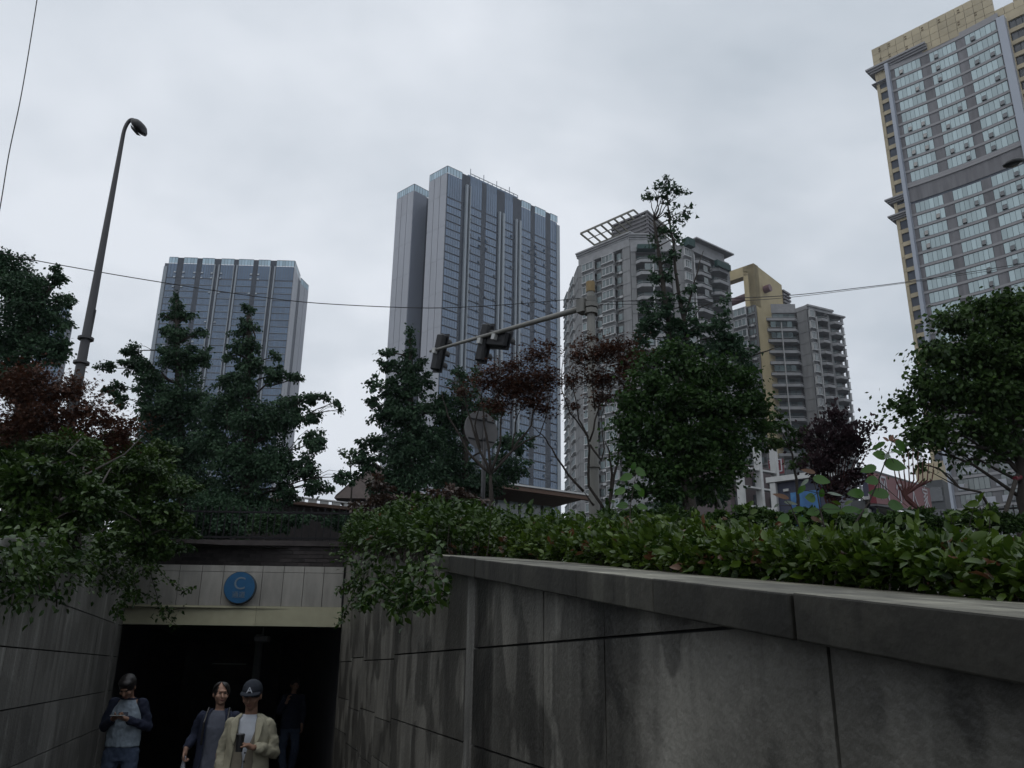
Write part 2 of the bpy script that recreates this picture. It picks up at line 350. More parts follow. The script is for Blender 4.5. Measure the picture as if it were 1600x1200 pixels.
# left wall
lw = empty('retaining_wall', US(UL, 8, 0), 'grey stone slab wall on the left of the passage under overhanging shrubs', 'wall')
WL = WF(UL-.02, 1)
b = MB()
for s0, s1 in ((-9,-3),(-3,6),(6,14.85)):
    P = []
    for z in (0,1):
        for (u_, s_) in ((UL-.22,s0),(UL-.02,s0),(UL-.02,s1),(UL-.22,s1)):
            P.append(US(u_, s_, -.05 if z == 0 else slopez(s_)-.05))
    b.hexa(P, .5)
b.build('wall_core', m_joint, lw)
jL = [-9,-6,-3,0,2,4,6.0,7.9,9.85,12.45,14.84]
wall_panels(WL, lw, jL, [0,.52,1.02,1.50,1.98,2.43,4.2], 0, 14, lambda a: slopez(a)-.05, 9)
b = MB(); b.hexa([WL.p(s_,w_,z_(s_)) for z_ in (lambda a:0, lambda a:slopez(a)-.06) for s_, w_ in ((14.0,.045),(14.12,.045),(14.12,0),(14.0,0))], .8)
b.build('pilaster', m_wall, lw)
# end wall behind the camera closing the passage: steps up to the street
b = MB()
for k in range(9):
    s1 = -5.2-.34*k; P = [US(u_, s_, z_) for z_ in (0.0,.165*(k+1)) for u_, s_ in ((UL,s1-.34),(UR,s1-.34),(UR,s1),(UL,s1))]
    b.hexa(P, .5)
tag(b.build('steps', m_floor), kind='structure')

# --- portal of the underpass
FP = Fac((JL.x,JL.y),(JR.x,JR.y)); LP = FP.L
z_l0, z_l1 = 2.46, FP.z(527,949); z_f1 = FP.z(527,886)
pt = empty('underpass_entrance', (FP.o.x+FP.e.x*LP/2, FP.o.y+FP.e.y*LP/2, 0), 'dark underpass entrance with cream lintel and grey tiled fascia', 'underpass')
b = MB(); n = 8
b.fbox(FP, -.25, LP+.25, -.5, -.03, z_l0, z_f1-.01, .5); b.build('header_core', m_joint, pt)
b = MB()
us = [FP.u(x,900) for x in (236,280,315,349,410,443,475,506)]
us = [-.02]+sorted(us)+[LP+.02]
for i in range(len(us)-1):
    b.fbox(FP, us[i]+.004, us[i+1]-.004, -.03, random.uniform(-.002,.002), z_l1+.004, z_f1-.10, random.random())
    b.fbox(FP, us[i]+.004, us[i+1]-.004, -.03, random.uniform(-.002,.002), z_f1-.094, z_f1, random.random())
b.build('fascia', m_fascia, pt)
b = MB(); k = [0, FP.u(400,965), LP]
for i in range(2): b.fbox(FP, k[i]+.002-(.03 if i==0 else 0), k[i+1]-.002+(.03 if i==1 else 0), -.35, .025, z_l0, z_l1, random.random())
b.build('lintel', m_cream, pt)
b = MB(); b.fbox(FP, -.02, .08, -.02, .05, 0, z_l0+.45, .5); b.build('jamb', m_cream, pt) if False else None
# tunnel lining (s beyond the portal)
b = MB()
def qd(P, var=.5): b.add(P, [(0,1,2,3)], var)
for (ua, ub) in ((UL-.15,UL-.15),(UR+.15,UR+.15)):
    sA = 14.9 if ua < 0 else 13.98
    qd([US(ua,sA,0),US(ua,40,0),US(ua,40,2.75),US(ua,sA,2.75)])
    o2 = -.25 if ua < 0 else .25
b.build('tunnel_walls', m_tunnel, pt)
b = MB(); qd([US(UL-.2,14.8,2.72),US(UR+.2,13.9,2.72),US(UR+.2,40,2.72),US(UL-.2,40,2.72)]); b.build('tunnel_ceiling', m_tunnel, pt)
b = MB(); P=[US(u_,s_,z_) for z_ in (0,2.75) for u_,s_ in ((UL-.2,36),(UR+.2,36),(UR+.2,36.2),(UL-.2,36.2))]; b.hexa(P,.5); b.build('tunnel_end_wall', m_tunnel, pt)
# a ceiling unit hanging inside, and pale door edge deep in the tunnel
m_grey = mat('painted_grey_metal', (.35,.36,.36), .45, .5, noise=.2)
m_pale = mat('pale_tile', (.5,.55,.52), .6)
cu_ = PY(410,998,16.5)
r = empty('ceiling_camera', cu_, 'small pale ceiling camera unit hanging in the dark entrance', 'camera')
b = MB(); b.box(cu_.x-.13,cu_.x+.13,cu_.y-.1,cu_.y+.1,cu_.z-.05,cu_.z+.05,.5); o=b.build('housing', m_grey, r); o.modifiers.new('b','BEVEL').width=.02
b = MB(); b.tube([(cu_.x,cu_.y,cu_.z+.05),(cu_.x,cu_.y,2.72)],.015,8); b.build('bracket', m_grey, r)
q0 = PY(398,1030,24); q1 = PY(408,1058,24)
r = empty('pillar', (q0.x,q0.y,0), 'pale narrow tiled pillar deep inside the dark underpass', 'pillar')
b = MB(); b.box(q0.x, q0.x+.16, 23.9, 24.06, 0, 2.7, .8); b.build('shaft', m_pale, r)
b = MB(); b.box(q0.x-.03, q0.x+.19, 23.87, 24.09, 0, .12, .3); b.build('plinth', m_tunnel, r)
q = PY(332,1037,24); q2 = PY(384,1037,24)
b = MB(); b.box(q.x,q2.x,23.95,24.05,q.z-.012,q.z+.012,.9)  # pale bar added in place of a tube lamp's reflection
tag(b.build('reflection_strip', m_pale), 'thin pale horizontal strip, a painted tube reflection beside the pillar in the dark underpass', 'rail')

# round blue C sign
c0 = FP.hit(374,918,.09); cc = FP.p(c0[0], .09, c0[1])
rt = empty('round_sign', cc, 'round blue sign with letter C over the underpass entrance', 'sign')
m_blue = mat('sign_blue', (.015,.085,.19), .35, .5, noise=.3, nscale=7, dark=.6)
m_rim = mat('sign_rim', (.03,.05,.07), .4, .5)
m_lett = mat('sign_letter', (.16,.22,.28), .5)
rotF = Matrix((( FP.e.x, 0, FP.n.x),(FP.e.y, 0, FP.n.y),(0,1,0)))     # text x along facade, y up, z outward
RS = .245
def disc(F, u, z, w0, w1, r, k=40):
    vs=[]; 
    for w_ in (w0,w1):
        for j in range(k): a=2*math.pi*j/k; vs.append(F.p(u+r*math.cos(a), w_, z+r*math.sin(a)))
    fs=[tuple(range(k)), tuple(range(2*k-1,k-1,-1))]+[(j,j+k,(j+1)%k+k,(j+1)%k) for j in range(k)]
    return vs, fs
b=MB(); b.add(*disc(FP,c0[0],c0[1],.0,.085,RS),.5); b.build('sign_box', m_rim, rt)
b=MB(); b.add(*disc(FP,c0[0],c0[1],.08,.092,RS-.01),.5); b.build('sign_face', m_blue, rt)
text_mesh('C','letter', m_lett, Vector(FP.p(c0[0],.094,c0[1]+.055)), rotF, .27, rt)
text_mesh('通道','lettering', m_lett, Vector(FP.p(c0[0],.094,c0[1]-.115)), rotF, .105, rt)

# --- parapet and railing above the portal
YP = 14.6
FQ = Fac((JL.x-.6,JL.y+.25),(JR.x+1.2,JR.y+.25)); LQ = FQ.L
zt = FQ.z(400,845)
r = empty('parapet_wall', (FQ.o.x+FQ.e.x*LQ/2, FQ.o.y+FQ.e.y*LQ/2, z_f1), 'low dark brick parapet above the grey fascia of the entrance', 'wall')
b = MB(); nb = 14
for k in range(5):
    z0 = z_f1+.03+k*(zt-z_f1-.11)/5; z1 = z0+(zt-z_f1-.11)/5-.012
    for j in range(26):
        u0 = j*LQ/26+(.5*LQ/26 if k%2 else 0)
        b.fbox(FQ, u0+.006, min(u0+LQ/26-.006,LQ), 0, random.uniform(.015,.022), z0, z1)
b.fbox(FQ,0,LQ,-.2,.01,z_f1-.2,zt-.08,.4)
b.build('brickwork', m_darkbrick, r)
b = MB(); b.fbox(FQ,-.03,LQ+.03,-.24,.06,zt-.08,zt,.9); b.build('cap', m_darkbrick, r)
m_iron = mat('dark_iron', (.008,.008,.010), .7, .2)
zf0 = zt; zf1 = FQ.z(400,799,-.1)
r = empty('iron_railing', (FQ.o.x+FQ.e.x*LQ/2, FQ.o.y+FQ.e.y*LQ/2, zt), 'thin black iron railing on top of the brick parapet', 'railing')
b = MB(); b.fbox(FQ,0,LQ,-.115,-.085,zf1-.03,zf1,.5); b.build('rail', m_iron, r)
b = MB(); b.fbox(FQ,0,LQ,-.115,-.085,zf0+.05,zf0+.08,.5); b.build('rail', m_iron, r)
k = int(LQ/.115)
for j in range(k+1):
    b = MB(); u0 = j*LQ/k; b.fbox(FQ,u0-.007,u0+.007,-.107,-.093,zf0-.01,zf1+(.07 if j%1==0 else 0),.5); b.build('bar', m_iron, r)
# ================================================================ BUILDINGS
m_glass = mat('tower_glass', (.058,.105,.175), .12, .8, varamt=.2, noise=.25, nscale=.05, dark=.6)
m_glassd = mat('tower_glass_dark', (.018,.026,.040), .3, .3, varamt=.2)
m_spand = mat('spandrel_dark', (.05,.062,.08), .5, .4)
m_line = mat('pale_fin', (.18,.21,.24), .45, .5, varamt=.1)
m_white = mat('pale_cladding', (.27,.285,.32), .55, .4, varamt=.05, noise=.25, nscale=.25, stretch=(1,1,.15), dark=.75)
m_cladd = mat('grey_cladding', (.13,.15,.19), .55, .4, varamt=.05)
m_para = mat('parapet_glass', (.30,.42,.50), .1, .8, varamt=.2)
m_core = mat('tower_core', (.06,.07,.09), .7)

def tower_face(F, cols, z0, ztop, fh, root, ztech, mull=1.1, wins=None, lines=None, seed=1):
    """glass columns (ua, ub) of storeys; dark spandrel with a thin pale line under each; tall louvred glass above ztech"""
    rnd = random.Random(seed)
    nfl = int((ztech-z0)/fh)
    for (ua, ub, kind) in cols:
        if kind != 'g': continue
        for k in range(nfl):
            zt_ = ztech-k*fh; zb = zt_-fh
            if zb < z0: break
            b = MB(); n = max(1, round((ub-ua)/mull)); v0 = rnd.random()
            for j in range(n):
                a0 = ua+(ub-ua)*j/n; a1 = ua+(ub-ua)*(j+1)/n
                b.fbox(F, a0+.04, a1-.04, .0, .1, zb+.02, zt_-fh*.16, min(1, max(0, .25+.5*v0+rnd.uniform(-.3,.3))))
            wins.append((zt_, b))
            lines.fbox(F, ua, ub, 0, .22, zb-.10, zb+.02, rnd.random())
        b = MB(); n = max(1, round((ub-ua)/mull))
        for j in range(n):
            a0 = ua+(ub-ua)*j/n; a1 = ua+(ub-ua)*(j+1)/n
            b.fbox(F, a0+.07, a1-.07, 0, .1, ztech+.15, ztop-2.9, rnd.uniform(.3,.7))
        wins.append((ztop+50, b))
def balustrade(F, u0, u1, zt, w=.1, h=2.8):
    b = MB(); n = max(2, int((u1-u0)/1.15))
    for j in range(n):
        a0 = u0+(u1-u0)*j/n; a1 = u0+(u1-u0)*(j+1)/n
        b.fbox(F, a0+.06, a1-.06, w-.12, w, zt-h+.1, zt-.15)
    return b
def bal_frame(b, F, u0, u1, zt, w=.1, h=2.8):
    n = max(2, int((u1-u0)/1.15))
    b.fbox(F, u0, u1, w-.2, w+.06, zt-.16, zt, .4)
    for j in range(n+1):
        a = u0+(u1-u0)*j/n; b.fbox(F, a-.05, a+.05, w-.16, w+.04, zt-h, zt-.1, .3)

# ---- tall middle glass tower
Z2 = 170.0
A = PZ(699.5,259,Z2); Lc = PZ(672,274,Z2); Rc = PZ(870.5,338,Z2)
tb = empty('glass_tower', (A.x, A.y, 0), 'tall blue glass tower with pale left side and glass parapet, tallest in the middle', 'tower')
F = Fac((A.x,A.y),(Rc.x,Rc.y)); G = Fac((A.x,A.y),(Lc.x,Lc.y))
def back(F, u0, u1, depth): return [F.p(u0,-.02,0)[:2], F.p(u1,-.02,0)[:2], F.p(u1,-depth,0)[:2], F.p(u0,-depth,0)[:2]]
b = MB(); b.prism(back(F, .1, F.L-.1, G.L-.2), 0, Z2-2.9, .5)
W2 = Fac(G.p(G.L+8.5,0,0)[:2], G.p(G.L+8.5+9.5,0,0)[:2])
b.prism(back(G, G.L-1, G.L+26, 22)[:], 0, Z2-20, .1) if False else None
# core joining the two wings, set back
b.prism([F.p(5,-G.L+1,0)[:2], F.p(F.L-6,-G.L+1,0)[:2], F.p(F.L-6,-30,0)[:2], F.p(5,-30,0)[:2]], 0, Z2-5, .2)
b.prism(back(W2, .1, W2.L-.1, 30), 0, Z2-2.9, .5)
b.build('body', m_core, tb)
Q = lambda x,y: F.u(600+x/5.333, 250+y/5.333)
cols = [(.3, Q(645,300), 'g'), (Q(715,350), Q(812,385), 'g'), (Q(850,390), Q(938,440), 'g'), (Q(1003,475), Q(1072,500), 'g'), (Q(1142,540), Q(1220,570), 'g'), (Q(1255,590), Q(1345,630), 'g'), (Q(1385,650), F.L-.5, 'g')]
wins = []; lines = MB()
tower_face(F, cols, 20, Z2, 3.0, tb, Z2-12.2, wins=wins, lines=lines, seed=5)
parts(tb, 'window_row', wins, m_glass)
lines.build('floor_lines', m_spand, tb)
# vertical dark bands between glass columns, and pale fins
b = MB()
for i in range(len(cols)-1):
    b.fbox(F, cols[i][1]+.02, cols[i+1][0]-.02, -.05, .06, 20, Z2-.3, .4)
b.build('dark_bands', m_glassd, tb)
b = MB(); 
for i,(x1,x2,y) in enumerate([(676,692,250),(710,716,250),(955,966,330),(985,1000,330),(1093,1103,400),(1122,1136,400)]):
    ztp = [Z2-4.5,Z2-4.5,Z2-9.5,Z2-9.5,Z2-9.5,Z2-9.5][i]
    b.fbox(F, Q(x1,y), Q(x2,y), 0, .9, 20, ztp, .8)
b.fbox(F, F.L-.6, F.L+.9, -1.0, .5, 20, Z2-4.0, .5)
for o_ in (b.build('fins', m_line, tb),): pass
# open casements, dark little flaps scattered over the glass
b = MB(); rnd = random.Random(3)
for _ in range(150):
    i = rnd.choice([1,1,2,3,4,4,5,5,5,6]); ua, ub, _k = cols[i]; side = rnd.random() < .5
    u_ = ua+.1 if side else ub-1.0
    zz = Z2-12.2-3.1*rnd.choice(range(2,38)); 
    P = [F.p(u_,.12,zz+1.9),F.p(u_+.9,.12,zz+1.9),F.p(u_+.9,.75,zz+.9),F.p(u_,.75,zz+.9)]
    b.hexa([P[3],P[2],(P[2][0],P[2][1],P[2][2]-.06),(P[3][0],P[3][1],P[3][2]-.06),P[0],P[1],(P[1][0],P[1][1],P[1][2]-.06),(P[0][0],P[0][1],P[0][2]-.06)], rnd.random())
o = b.build('open_casements', m_spand, tb); o['kind'] = 'stuff'
# white sides
def white_side(F, root, u0, u1, ztop, n=3):
    b = MB(); d = (u1-u0)/n
    for i in range(n):
        z = 10
        while z < ztop:
            z2 = min(z+12.4, ztop); b.fbox(F, u0+i*d+(.22 if i else 0), u0+(i+1)*d, .0, .25, z+.03, z2-.03, .5+random.uniform(-.3,.3)); z = z2
    b.build('side_cladding', m_white, root)
    b = MB()
    for i in range(1,n): b.fbox(F, u0+i*d, u0+i*d+.2, 0, .06, 10, ztop, .1)
    b.build('side_grooves', m_core, root)
white_side(G, tb, 0, G.L, Z2-2.9)
white_side(W2, tb, 0, W2.L, Z2-2.9)
W3 = Fac(W2.p(0,0,0)[:2], W2.p(0,-12,0)[:2]); 
b = MB(); b.fbox(W3, 0.0, 6, 0, .2, 10, Z2-2.9, .5); b.build('recess_cladding', m_cladd, tb)
b = MB(); fr = MB()
for FF,u0,u1 in ((F,0,cols[0][1]),(F,cols[4][0],cols[4][1]),(F,cols[5][0],cols[5][1]),(F,cols[6][0],F.L),(G,0,G.L),(W2,0,W2.L),(W3,0,9)):
    bb = balustrade(FF,u0,u1,Z2); o = len(b.v); b.v += bb.v; b.f += [tuple(i+o for i in f) for f in bb.f]; b.a += bb.a
    bal_frame(fr,FF,u0,u1,Z2)
b.build('parapet_glass', m_para, tb); fr.build('parapet_frame', m_spand, tb)
# raised glass band and rooftop crane rail
b = MB(); u0, u1 = cols[1][0]-1, cols[3][1]+2
rnd = random.Random(8); n = 32
for j in range(n):
    a0 = u0+(u1-u0)*j/n; b.fbox(F, a0+.06, u0+(u1-u0)*(j+1)/n-.06, -.9, -.02, Z2-3, Z2+.4, rnd.uniform(.2,.6))
b.build('raised_band', m_glass, tb)
b = MB(); b.fbox(F,u0+2,u1+1.5,-1.6,-1.3,Z2+1.2,Z2+1.35,.8); b.fbox(F,u0+2,u1+1.5,-1.6,-1.3,Z2+2.2,Z2+2.3,.8)
for j in range(12): a = u0+2+(u1-u0-.5)*j/11; b.fbox(F,a-.1,a+.1,-1.55,-1.35,Z2,Z2+(4.2 if j%3==0 else 2.3),.6)
b.build('roof_rail', m_line, tb)

# ---- left glass tower
Z1 = 165.0
A = PZ(265,401.5,Z1); B_ = PZ(461,407.6,Z1); C_ = PZ(469,430,Z1); D_ = PZ(470,434,Z1); E_ = PZ(482,446,Z1)
tb = empty('glass_tower', (A.x, A.y, 0), 'broad blue glass tower seen between the two ginkgos on the left', 'tower')
F = Fac((A.x,A.y),(B_.x,B_.y)); G = Fac((B_.x,B_.y),(C_.x,C_.y)); H = Fac((D_.x,D_.y),(E_.x,E_.y))
b = MB(); b.prism(back(F, -1.5, F.L-.1, G.L), 0, Z1-2.9, .5); b.prism(back(H, .1, H.L-.1, 14), 0, Z1-2.9, .4); b.build('body', m_core, tb)
Q = lambda x,y=150: F.u(240+x/5.219, 390+y/5.219)
cols = [(.1,Q(190),'g'),(Q(240),Q(350),'g'),(Q(392),Q(492),'g'),(Q(547),Q(652),'g'),(Q(690),Q(812),'g'),(Q(852),Q(950),'g'),(Q(1000),F.L-.1,'g')]
wins = []; lines = MB(); tower_face(F, cols, 30, Z1, 2.95, tb, Z1-9.4, wins=wins, lines=lines, seed=9)
parts(tb, 'window_row', wins, m_glass); lines.build('floor_lines', m_line, tb)
b = MB()
for i in range(6): b.fbox(F, cols[i][1]+.02, cols[i+1][0]-.02, -.05, .06, 20, Z1-.2, .3)
b.build('dark_bands', m_glassd, tb)
b = MB()
for x1,x2 in ((497,506),(532,543),(656,662),(678,689),(952,960),(988,998)): b.fbox(F,Q(x1),Q(x2),0,.8,20,Z1-3.1,.8)
b.fbox(F,-1.6,-.2,-1,.4,20,Z1-4.5,.4)
b.build('fins', m_line, tb)
b = MB(); rnd = random.Random(4)
for i in (0,1,2,4):
    for k in range(2,40):
        if (k in (2,3)) or rnd.random() < .12:
            for u_ in ((cols[i][1]-.9),(cols[i+1][0]+.1)):
                zz = Z1-3-k*2.2; b.hexa([F.p(u_,.5,zz),F.p(u_+.8,.5,zz),F.p(u_+.8,.1,zz+.1),F.p(u_,.1,zz+.1),F.p(u_,.6,zz+.15),F.p(u_+.8,.6,zz+.15),F.p(u_+.8,.1,zz+.9),F.p(u_,.1,zz+.9)], .9)
o = b.build('open_casements', m_line, tb); o['kind']='stuff'
white_side(G, tb, 0, G.L, Z1-2.9); white_side(H, tb, 0, H.L, Z1-2.9, 2)
b = MB(); fr = MB()
for FF,u0,u1 in [(F,c[0],c[1]) for c in cols]+[(G,0,G.L),(H,0,H.L)]:
    bb = balustrade(FF,u0,u1,Z1); o = len(b.v); b.v += bb.v; b.f += [tuple(i+o for i in f) for f in bb.f]; b.a += bb.a
    bal_frame(fr,FF,u0,u1,Z1)
b.build('parapet_glass', m_para, tb); fr.build('parapet_frame', m_spand, tb)

# ---- sliver of a third glass tower at the far left
Z0 = 150.0
A = PZ(70,476,Z0); B_ = PZ(110,481,Z0)
tb = empty('glass_tower', (A.x,A.y,0), 'sliver of pale blue glass tower behind the far left ginkgo tree', 'tower')
F = Fac((A.x,A.y),(B_.x,B_.y))
b = MB(); b.prism(back(F,0,F.L-.05,12),0,Z0-4,.6); b.build('body', m_core, tb)
wins = []; lines = MB(); tower_face(F,[(0,F.L*.55,'g'),(F.L*.6,F.L,'g')],40,Z0+2,3.1,tb,Z0-5,wins=wins,lines=lines,seed=2)
parts(tb,'window_row',wins,m_glass); lines.build('floor_lines',m_line,tb)
b = balustrade(F,0,F.L,Z0,h=4); b.build('parapet_glass',m_para,tb); fr=MB(); bal_frame(fr,F,0,F.L,Z0,h=4); fr.build('parapet_frame',m_spand,tb)

# ---- beige tower with curved glass face, right edge of the photo
Z5 = 120.0
A = PZ(1362,79,Z5); B_ = PZ(1519,0,Z5)
tb = empty('curved_tower', (A.x,A.y,0), 'beige tiled tower with curved pale glass front at the right edge', 'tower')
F = Fac((A.x,A.y),(B_.x,B_.y)); Q = lambda x,y: F.u(1300+x/2.667, y/2.667)
ZQ = lambda x,y: F.z(1300+x/2.667, y/2.667)
UE = 44.0
m_beige = mat('beige_tiles', (.32,.275,.185), .6, .4, varamt=.1, noise=.4, nscale=.35, dark=.75)
m_beiged = mat('beige_shadow_joint', (.12,.09,.05), .8)
m_teal = mat('pale_teal_glass', (.33,.42,.44), .15, .7, varamt=.18)
m_grayband = mat('grey_band', (.20,.20,.21), .5, .4, varamt=.08)
m_stripd = mat('dark_strip_panels', (.13,.13,.14), .6, varamt=.15, noise=.6, nscale=1.2, stretch=(1,1,.1), dark=.5)
m_framegrey = mat('grey_frame_metal', (.26,.29,.34), .35, .5, varamt=.08)
m_winD = mat('dark_window', (.045,.05,.055), .15, .7, varamt=.4)
uL_, uR_ = Q(235,300), Q(700,95); gTop = F.z(1388,112)
sag = .55
# beige body, panelised tiles
b = MB()
def bk(u0,u1,wf,wb): return [F.p(u0,wf,0)[:2],F.p(u1,wf,0)[:2],F.p(u1,wb,0)[:2],F.p(u0,wb,0)[:2]]
b.prism(bk(.02,UE,-3,-24),0,gTop-.5,.5); b.prism(bk(uR_,UE,-.35,-2.9),0,gTop-.5,.5)
b.prism([F.p(.02,-.02,0)[:2],F.p(uL_,-.02,0)[:2],F.p(uL_,-2.9,0)[:2],F.p(.02,-2.9,0)[:2]],0,gTop-.5,.5)
b.build('core', m_core, tb)
def hole(u): return False
hu0, hu1 = F.u(1551,22), F.u(1583,14); hz0 = F.z(1551,22); hz1 = hz0+6
b = MB(); pw, ph = 1.55, .9
def tiles(u0,u1,z0,z1,pw=1.6,ph=1.5,skip=None,w=.0):
    n = max(1,round((u1-u0)/pw)); m = max(1,round((z1-z0)/ph))
    for i in range(n):
        for k in range(m):
            a0=u0+(u1-u0)*i/n; a1=u0+(u1-u0)*(i+1)/n; c0=z0+(z1-z0)*k/m; c1=z0+(z1-z0)*(k+1)/m
            if skip and skip((a0+a1)/2,(c0+c1)/2): continue
            b.fbox(F,a0+.03,a1-.03,w-.5,w+.22+random.uniform(0,.01),c0+.03,c1-.03)
tiles(0,UE,gTop+.3,Z5,skip=lambda u,z: hu0<u<hu1 and hz0<z<hz1)
fh5 = 2.56
nz = int(gTop/fh5)
wl0, wl1 = Q(203,370), Q(233,350)
zf = lambda k: ZQ(203,342)-k*fh5
wr0, wr1 = Q(715,140), Q(800,110)
zfr = zf
wins = []; rnd = random.Random(6)
tiles(0,wl0,0,gTop+.3,pw=1.2,ph=2.85); tiles(wl1,uL_,0,gTop+.3,pw=1.0,ph=2.85)
tiles(uR_+1.2,wr0+.1,0,gTop+.3,ph=2.85)
for k in range(int(zf(0)/fh5)):
    z1 = zf(k); z0 = z1-fh5
    for u0,u1,nn in ((wl0,wl1,2),(wr0+.1,wr0+4.2,4),(wr0+6.0,wr0+10,4)):
        b.fbox(F,u0,u1,-.5,.2,z0,z1-1.75,rnd.random())
        w_ = MB()
        for j in range(nn): w_.fbox(F,u0+(u1-u0)*j/nn+.05,u0+(u1-u0)*(j+1)/nn-.05,-.3,-.12,z1-1.7,z1-.05,rnd.random()**2)
        wins.append((z1,w_))
    b.fbox(F,wr0+4.2,wr0+6.0,-.5,.2,z0,z1,.5)
b.fbox(F,wl0,wl1,-.5,.2,zf(0),gTop+.3,.5); b.fbox(F,wr0,wr0+10,-.5,.2,zf(0),gTop+.3,.5); b.fbox(F,wr0+10,UE,-.5,.2,0,gTop+.3,.5)
b.build('beige_cladding', m_beige, tb)
parts(tb,'window',wins,m_winD,cap=60)
# small vent holes in the parapet
b = MB()
for x,y in ((200,205),(240,185),(308,155),(378,118),(448,85),(528,45),(205,245),(243,228),(314,196),(530,95),(600,55)):
    u_, z_ = Q(x,y), ZQ(x,y)
    for dz in (0,-.5): b.fbox(F,u_-.25,u_+.15,.2,.26,z_+dz-.15,z_+dz+.12,.2)
b.build('vent_holes', m_beiged, tb)
# cornices on the left edge
b = MB()
def corn(z,u1,w=1.1,h=.55): 
    for i in range(3): b.fbox(F,-w+i*.28,u1,-3,w-i*.28,z-i*h*.45,z-i*h*.45+h*.42,.3)
corn(ZQ(165,305),Q(400,205),1.3,.9); corn(ZQ(175,360),wl1,.7,.4); corn(ZQ(240,845),wl1+.4,1.2,.7); corn(ZQ(255,912),wl1+.4,1.1,.7)
b.build('cornice', m_grayband, tb)
# curved glass face
NS = 14
def wv(u): t=(u-uL_)/(uR_-uL_); return .55 - sag*4*t*(1-t)
def curved(b,u0,u1,w0,w1,z0,z1,var=None,n=1):
    for i in range(n):
        a0=u0+(u1-u0)*i/n; a1=u0+(u1-u0)*(i+1)/n
        b.hexa([F.p(a0,wv(a0)+w1,z0),F.p(a1,wv(a1)+w1,z0),F.p(a1,wv(a1)+w0,z0),F.p(a0,wv(a0)+w0,z0),F.p(a0,wv(a0)+w1,z1),F.p(a1,wv(a1)+w1,z1),F.p(a1,wv(a1)+w0,z1),F.p(a0,wv(a0)+w0,z1)],var)
gz0 = 2
b = MB(); curved(b,uL_,uR_,-1.4,-.12,0,gTop+.4,.5,NS); b.build('curtain_core', m_core, tb)
cc5 = [(Q(268,320),Q(373,285)),(Q(412,270),Q(523,225)),(Q(562,205),Q(697,160))]
wins=[]; lowins=[]; whites=MB(); bands=MB(); strips=MB(); flaps=MB()
ztp = ZQ(268,335)+2.35
k=0; z1=ztp; row=0
while z1>4:
    if row==10:      # plant floor band
        curved(strips,uL_,uR_,-.1,.02,z1-3.4,z1-.5,.5,NS)
        curved(bands,uL_,uR_,-.1,.22,z1-.5,z1,.6,NS); z1-=3.9; row+=1; continue
    z0=z1-fh5
    for (u0,u1) in cc5:
        w_=MB(); n=6
        for j in range(n):
            a0=u0+(u1-u0)*j/n; a1=u0+(u1-u0)*(j+1)/n
            curved(w_,a0+.03,a1-.03,-.05,.05,z0+.62,z1-.04,rnd.random())
        (wins if z1>47 else lowins).append((z1,w_))
        for j in ((1,4) if rnd.random()<.6 else (rnd.choice((1,4)),)):
            a0=u0+(u1-u0)*j/n; a1=u0+(u1-u0)*(j+1)/n
            if rnd.random()<.5:
                o_=.25; P=[F.p(a0+.1,wv(a0)+.1+o_,z0+.8),F.p(a1-.1,wv(a1)+.1+o_,z0+.8),F.p(a1-.1,wv(a1)+.02,z0+.72),F.p(a0+.1,wv(a0)+.02,z0+.72),F.p(a0+.1,wv(a0)+.1+o_,z0+.84),F.p(a1-.1,wv(a1)+.1+o_,z0+.84),F.p(a1-.1,wv(a1)+.08,z0+1.75),F.p(a0+.1,wv(a0)+.08,z0+1.75)]
                flaps.hexa(P,.6)
                curved(flaps,a0+.08,a1-.08,.05,.09,z0+.66,z0+.76,0)
    curved(bands,uL_,uR_,-.1,.16,z0+.06,z0+.5,.5,NS)
    if z1<=47:
        for q in range(5): a0=uL_+1+rnd.random()*(uR_-uL_-3); curved(whites,a0,a0+1.1,.06,.10,z0+.8,z0+1.8,rnd.random())
    for (a,b2) in ((uL_+.3,cc5[0][0]),(cc5[0][1],cc5[1][0]),(cc5[1][1],cc5[2][0]),(cc5[2][1],uR_)): curved(strips,a+.05,b2-.05,-.1,.03,z0+.5,z1+.06,rnd.random(),2)
    z1=z0; row+=1
curved(bands,uL_,uR_,-.1,.16,ztp,gTop+.9,.5,NS)
parts(tb,'window_row',wins,m_teal,cap=70); parts(tb,'lower_window_row',lowins,mat('grey_green_glass',(.13,.15,.15),.2,.6,varamt=.25),cap=25); whites.build('white_vents',m_frame if 'm_frame' in globals() else m_white,tb)['kind']='stuff'; bands.build('floor_bands',m_grayband,tb); strips.build('dark_strips',m_stripd,tb); flaps.build('open_casements',m_winD,tb)['kind']='stuff'
b=MB(); b.fbox(F,uL_-.1,uL_+.55,-.2,1.5,0,gTop+1,.6); b.fbox(F,uR_-.2,uR_+1.1,-.2,1.5,0,F.z(1559,36),.6)
b.build('glass_frame',m_framegrey,tb)

